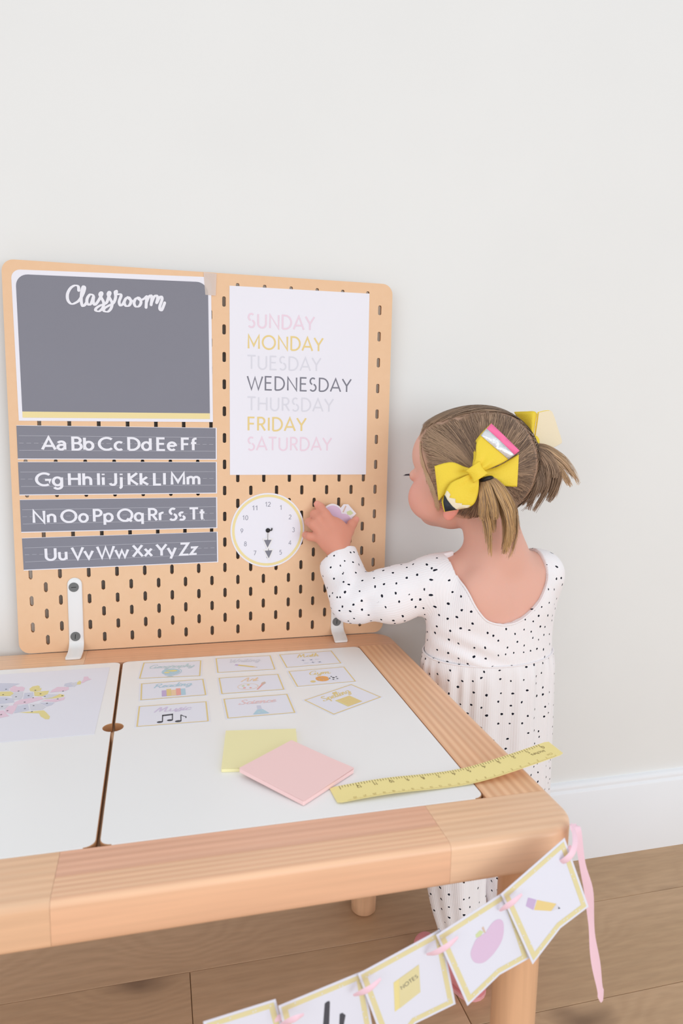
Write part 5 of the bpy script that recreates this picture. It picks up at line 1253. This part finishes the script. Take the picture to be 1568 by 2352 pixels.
# hairline wisps at the temple and nape
n = 260; a = nr.rand(n); r0 = np.array([H(6.8-2.6*x, 5.0+.9*x, 4.2-5.2*x) for x in a]); r1 = np.array([H(6.0-3.4*x-.6*y, 5.2+1.0*x, 1.0-7.2*x) for x, y in zip(a, nr.rand(n))])
p = r0[:, None]*(1-tt)+r1[:, None]*tt+np.sin(tt*5+nr.rand(n, 1, 1)*6)*nr.normal(0, .12, (n, 1, 3))
qq_ = p.reshape(-1, 3).astype(f32)
def hb(P): return np.minimum(d_head(P), d_cap(P))
for _ in range(3): qq_ = qq_-grad(hb, qq_)*(hb(qq_)-.1)[:, None]
g_ = grad(hb, qq_)
strips(qq_.reshape(p.shape), .09, .03, (BLOND*.85+MID*.15)*np.ones((n, kk, 3))*(.8+.3*nr.rand(n, 1, 1)), g_.reshape(p.shape), 'hair_wisps', hair)
def tail(name, pts, rads, n, wdt, seed, tipspread, cols):
    r = np.random.RandomState(seed); K_ = 26
    c = np.array(catmull(pts, 8)); ci = np.linspace(0, len(c)-1, K_); cc = np.stack([np.interp(ci, range(len(c)), c[:, k]) for k in range(3)], 1)
    rr_ = np.interp(np.linspace(0, 1, K_), np.linspace(0, 1, len(rads)), rads)
    tg = np.gradient(cc, axis=0); tg /= np.linalg.norm(tg, axis=1, keepdims=True)
    toc = np.array([-.25, -.95, .14]); e1 = np.cross(tg, toc); e1 /= np.linalg.norm(e1, axis=1, keepdims=True); e2 = np.cross(e1, tg)
    a = r.rand(n)*2*math.pi; m_ = np.sqrt(r.rand(n)); u = np.cos(a)*m_; v = np.sin(a)*m_*.6
    nl = 14; la = r.rand(nl)*2*math.pi; lm = np.sqrt(r.rand(nl)); lu = np.cos(la)*lm; lv = np.sin(la)*lm*.6; ll = .55+.45*r.rand(nl)
    own = np.argmin((u[:, None]-lu[None])**2+(v[:, None]-lv[None])**2, 1)
    ln = ll[own]*(.7+.3*np.sqrt(r.rand(n))); T_ = np.linspace(0, 1, K_)
    tw = r.normal(0, .3, n)
    path = np.zeros((n, K_, 3)); nm = np.zeros((n, K_, 3))
    for i in range(n):
        ti = T_*ln[i]*(K_-1); C_ = np.stack([np.interp(ti, range(K_), cc[:, k]) for k in range(3)], 1)
        R_ = np.interp(ti, range(K_), rr_); E1 = np.stack([np.interp(ti, range(K_), e1[:, k]) for k in range(3)], 1); E2 = np.stack([np.interp(ti, range(K_), e2[:, k]) for k in range(3)], 1)
        pull = T_**1.8*.62; uu = u[i]*(1-pull)+lu[own[i]]*pull+tw[i]*T_*.12; vv = v[i]*(1-pull)+lv[own[i]]*pull
        fr = (tipspread*(T_**2.5)*(r.normal(0, .35)+(math.sin(own[i]*2.4))*.8))
        path[i] = C_+E1*(R_*uu+fr)[:, None]+E2*(R_*vv)[:, None]+(np.sin(T_*7+r.rand()*6)*.07)[:, None]*E1
        nm[i] = E2+E1*u[i]*.8
    nm /= np.linalg.norm(nm, axis=2, keepdims=True)
    mw = r.rand(n, 1, 1); ts = T_[None, :, None]
    root, tip, alt = cols
    tn = root*(1-np.clip(ts*2.2, 0, 1))+tip*np.clip(ts*2.2, 0, 1); tn = tn*(.72+.45*mw); tn = np.where(r.rand(n, 1, 1) < .25, alt*(1+0*ts), tn)*np.ones((n, K_, 1))
    strips(path, wdt, wdt*.35, tn, nm, name, hair)
    return path
GOLD = np.array(lin((208, 168, 118)))
tail('ponytail', [(63.42,-20.48,75.77), (63.81,-21.43,74.26), (64.71,-21.90,71.34), (65.17,-21.94,68.34), (65.06,-21.59,64.20)], [.6, 1.8, 2.6, 2.2, 1.2], 2000, .1, 3, .45, (MID, GOLD, MID))
tail('ponytail', [(73.42,-14.39,79.50), (74.42,-15.87,78.32), (75.43,-16.45,76.15), (75.03,-16.26,73.25), (73.64,-15.35,69.92)], [.6, 1.5, 2.1, 2.0, 1.0], 1100, .12, 4, .5, (DARK, MID*1.1, BROWN))
tail('ponytail', [(73.42,-14.37,79.62), (74.90,-15.54,79.26), (76.87,-16.61,77.62), (78.42,-16.96,75.87), (79.55,-17.20,74.09)], [.5, 1.0, 1.3, 1.0, .5], 500, .11, 6, .55, (BROWN, BLOND, MID))
tail('ponytail', [(72.91,-14.87,78.89), (72.72,-16.69,76.81), (72.72,-17.43,74.67), (72.08,-16.97,72.42), (70.92,-16.11,70.59)], [.5, 1.1, 1.3, 1.2, .7], 500, .12, 8, .3, (DARK, BROWN, MID))
for c, ax in (((63.44,-20.73,75.56), nrm(np.array((63.80,-21.52,73.68))-np.array((63.42,-20.48,75.77)))), ((73.58,-14.88,79.27), nrm(np.array((74.42,-15.87,78.32))-np.array((73.42,-14.39,79.50))))):
    e1 = nrm(np.cross(ax, UZ)); e2 = np.cross(ax, e1)
    V = []; F = []
    for i in range(16):
        for j in range(8):
            a, b = 2*math.pi*i/16, 2*math.pi*j/8; r = .75+.22*math.cos(b)
            V.append(tuple(np.array(c)+e1*r*math.cos(a)+e2*r*math.sin(a)+ax*.3*math.sin(b)))
            F.append((i*8+j, ((i+1) % 16)*8+j, ((i+1) % 16)*8+(j+1) % 8, i*8+(j+1) % 8))
    mk('hair_tie', V, F, 'black', girl, smooth=True)

# ---- bows -------------------------------------------------------------
CAMN = np.array([-.25, -.957, .14])
bow = thing('hair_bow', None, None, tuple(TIE1)); bow.parent = girl; bow.location = (Vector(tuple(TIE1))-ORG[girl])*K
bow['label'] = 'yellow pencil-shaped hair bow with pink eraser end'
def lobe(name, top, bot, bulge, fold, m, par, seed=0, n=22, k=16, thick=.12, back=True, pinch=.5):
    A = catmull(top, 8); B = catmull(bot, 8)
    A = [A[int(round(i*(len(A)-1)/n))] for i in range(n+1)]; B = [B[int(round(i*(len(B)-1)/n))] for i in range(n+1)]
    def pos(t, s):
        x = t*n; i = min(n-1, int(x)); fr = x-i
        a = A[i]*(1-fr)+A[i+1]*fr; b = B[i]*(1-fr)+B[i+1]*fr
        p = a*(1-s)+b*s
        hgt = bulge*(math.sin(math.pi*min(1, t*.93+.04))**.8)*(1-.55*(2*s-1)**2)
        hgt -= fold*(math.exp(-((s-.42)/.13)**2))*max(0, 1-t*1.35)*(.3+t*2 if t < .35 else 1)
        hgt += fold*.5*math.exp(-((s-.72)/.1)**2)*max(0, 1-t*1.5)
        return p+CAMN*hgt
    V = [pos(i/n, j/k) for i in range(n+1) for j in range(k+1)]
    F = [(i*(k+1)+j, (i+1)*(k+1)+j, (i+1)*(k+1)+j+1, i*(k+1)+j+1) for i in range(n) for j in range(k)]
    if back:      # the strip turns over at its end and returns to the knot behind
        b0 = len(V)
        for i in range(n+1):
            for j in range(k+1): V.append(np.array(V[i*(k+1)+j])-CAMN*(.25+1.5*math.sin(math.pi*min(1, i/n*.95+.03))**.7))
        F += [(b0+i*(k+1)+j, b0+i*(k+1)+j+1, b0+(i+1)*(k+1)+j+1, b0+(i+1)*(k+1)+j) for i in range(n) for j in range(k)]
        F += [(n*(k+1)+j, b0+n*(k+1)+j, b0+n*(k+1)+j+1, n*(k+1)+j+1) for j in range(k)]
    o = mk(name, V, F, m, par, smooth=True)
    bm = bmesh.new(); bm.from_mesh(o.data); bmesh.ops.recalc_face_normals(bm, faces=bm.faces); bm.to_mesh(o.data); bm.free(); smooth_angle(o, 50)
    s = o.modifiers.new('thickness', 'SOLIDIFY'); s.thickness = thick*K; s.offset = 0
    return o, pos
def patch(name, pos, uvpoly, m, par, lift=.12, thick=.06, div=5):      # applique following the lobe
    r = delaunay_2d_cdt([Vector(p) for p in uvpoly], [(i, (i+1) % len(uvpoly)) for i in range(len(uvpoly))], [], 1, 1e-5)
    bm = bmesh.new(); vs = [bm.verts.new((p.x, p.y, 0)) for p in r[0]]
    for f_ in r[2]:
        try: bm.faces.new([vs[i] for i in f_])
        except ValueError: pass
    for _ in range(3): bmesh.ops.subdivide_edges(bm, edges=[e for e in bm.edges if e.calc_length() > .06], cuts=1, use_grid_fill=False)
    bmesh.ops.triangulate(bm, faces=bm.faces)
    bm.verts.index_update(); V = [pos(min(1, max(0, v.co.x)), min(1, max(0, v.co.y)))+CAMN*lift for v in bm.verts]; F = [tuple(v.index for v in f_.verts) for f_ in bm.faces]; bm.free()
    o = mk(name, V, F, m, par, smooth=True)
    bm = bmesh.new(); bm.from_mesh(o.data); bmesh.ops.recalc_face_normals(bm, faces=bm.faces); bm.to_mesh(o.data); bm.free()
    s = o.modifiers.new('thickness', 'SOLIDIFY'); s.thickness = thick*K; s.offset = 1
    return o
# lower loop towards the nape (behind), then the eraser loop over it
lobe('bow_loop', [(62.02,-20.60,76.73),(63.84,-20.01,76.92),(65.59,-20.35,77.66),(67.91,-20.75,79.00)], [(62.12,-20.73,76.04),(64.10,-20.32,75.27),(65.82,-20.85,74.72),(67.61,-21.32,74.64)], .7, .35, 'bowy', bow)
o, ps = lobe('bow_loop', [(61.20,-20.92,77.35),(61.64,-20.54,78.61),(62.12,-19.81,80.81),(63.99,-19.95,83.12)], [(62.10,-21.26,76.67),(63.72,-21.28,77.26),(65.68,-21.14,78.08),(67.64,-21.44,79.52)], .9, .55, 'bowy', bow)
patch('eraser_patch', ps, [(.86, 0), (1, 0), (1.0, .5), (1, 1), (.84, 1), (.85, .5)], 'bowp', bow)
patch('foil_band', ps, [(.75, .0), (.86, 0), (.85, .5), (.84, 1), (.74, 1), (.74, .5)], 'silver', bow, lift=.14)
lobe('bow_loop', [(61.57,-20.45,76.96),(60.65,-19.35,77.16),(58.88,-18.80,77.77),(56.80,-18.33,77.26)], [(61.67,-20.60,76.14),(60.40,-19.52,75.57),(58.53,-19.26,74.06),(57.24,-19.14,72.62)], .75, .5, 'bowy', bow)
o, ps = lobe('bow_loop', [(60.96,-21.00,76.42),(59.71,-20.46,75.78),(58.34,-19.92,74.91),(57.45,-19.98,72.91),(57.65,-20.29,71.22)], [(61.86,-21.30,75.97),(61.93,-21.30,74.68),(61.91,-21.06,73.47),(61.49,-21.11,72.41),(60.80,-21.01,71.87)], .7, .4, 'bowy', bow)
patch('cream_tip', ps, [(.62, .02), (.66, .17), (.72, .17), (.72, .36), (.8, .4), (.8, .62), (.84, .62), (.84, .93), (1, .97), (1, .38), (.78, 0)], 'bowc', bow)
patch('black_point', ps, [(.68, .0), (1, .0), (1, .5)], 'bowk', bow, lift=.2)
V = []; F = []
c0 = np.array((61.39,-21.69,76.71)); ea = nrm(np.array((62.25,-21.44,75.75))-np.array((61.20,-20.92,77.35))); eb = np.cross(ea, CAMN); 
for i in range(13):
    for j in range(20):
        s = -1+2*i/12; a = 2*math.pi*j/20; rr_ = (1+.25*s*s)
        V.append(tuple(c0+ea*1.15*s+eb*(.95*rr_+.06*math.sin(5*a))*math.cos(a)+CAMN*(.62*math.sin(a)*(1-.25*s*s))))
F = [(i*20+j, i*20+(j+1) % 20, (i+1)*20+(j+1) % 20, (i+1)*20+j) for i in range(12) for j in range(20)]+[tuple(range(20))[::-1], tuple(range(240, 260))]
# the knot wraps across the middle, narrow along the bow
mk('bow_knot', [tuple(c0+(np.array(v)-c0)@np.outer(ea, ea)*.85+(np.array(v)-c0)@(np.eye(3)-np.outer(ea, ea))) for v in V], F, 'bowy', bow, smooth=True)
bow2 = thing('hair_bow', None, None, tuple(TIE2)); bow2.parent = girl; bow2.location = (Vector(tuple(TIE2))-ORG[girl])*K
bow2['label'] = 'yellow and cream hair bow on the far ponytail'
# a loop seen side on: strip rolled round, open end to the right
A_ = [(72.55,-10.24,84.78),(73.28,-12.09,84.87),(74.19,-13.16,84.90),(75.17,-12.23,84.45),(75.36,-10.59,84.57),(73.93,-9.58,84.66),(72.74,-9.88,84.71)]; B_ = [(74.26,-11.62,81.31),(73.90,-12.83,80.97),(73.58,-13.84,80.62),(74.52,-12.71,81.48),(74.97,-11.39,81.31),(74.89,-10.75,81.28),(74.36,-11.44,81.30)]
A_ = catmull(A_, 6); B_ = catmull(B_, 6); V = []; k = 8
for a_, b_ in zip(A_, B_): V += [a_*(1-s/k)+b_*(s/k)-CAMN*0 for s in range(k+1)]
F = [(i*(k+1)+j, (i+1)*(k+1)+j, (i+1)*(k+1)+j+1, i*(k+1)+j+1) for i in range(len(A_)-1) for j in range(k)]
o = mk('bow_loop', V, F, 'bowy', bow2, smooth=True); s = o.modifiers.new('thickness', 'SOLIDIFY'); s.thickness = .0012; s.offset = 0
P = Pl((74.53,-13.45,79.32), np.array((78.97,-13.55,79.35))-np.array((74.53,-13.45,79.32)), np.array((75.37,-12.88,84.59))-np.array((74.53,-13.45,79.32)), CAMN)
ol = proj2(P, catmull([(75.15,-12.49,84.71),(76.92,-12.90,85.07),(77.53,-13.15,84.51),(78.32,-13.66,82.40),(78.92,-14.08,80.68),(78.59,-14.07,80.16),(76.57,-13.68,79.22),(75.93,-13.54,79.07),(74.69,-13.14,79.56),(74.58,-12.89,81.04),(74.94,-12.65,83.30),(75.15,-12.49,84.71)], 4)[:-1])
o = slab('cream_tail', P, ol, -.08, .08, 'bowc', bow2); bev(o, .05, 2)
o = slab('yellow_lining', P, [(x-.1, y+.08) for x, y in ol], -.2, -.085, 'bowy', bow2)
ball('bow_knot', (73.91,-14.17,80.39), .8, 'bowy', par=bow2, sc=(1, 1, 1.3))
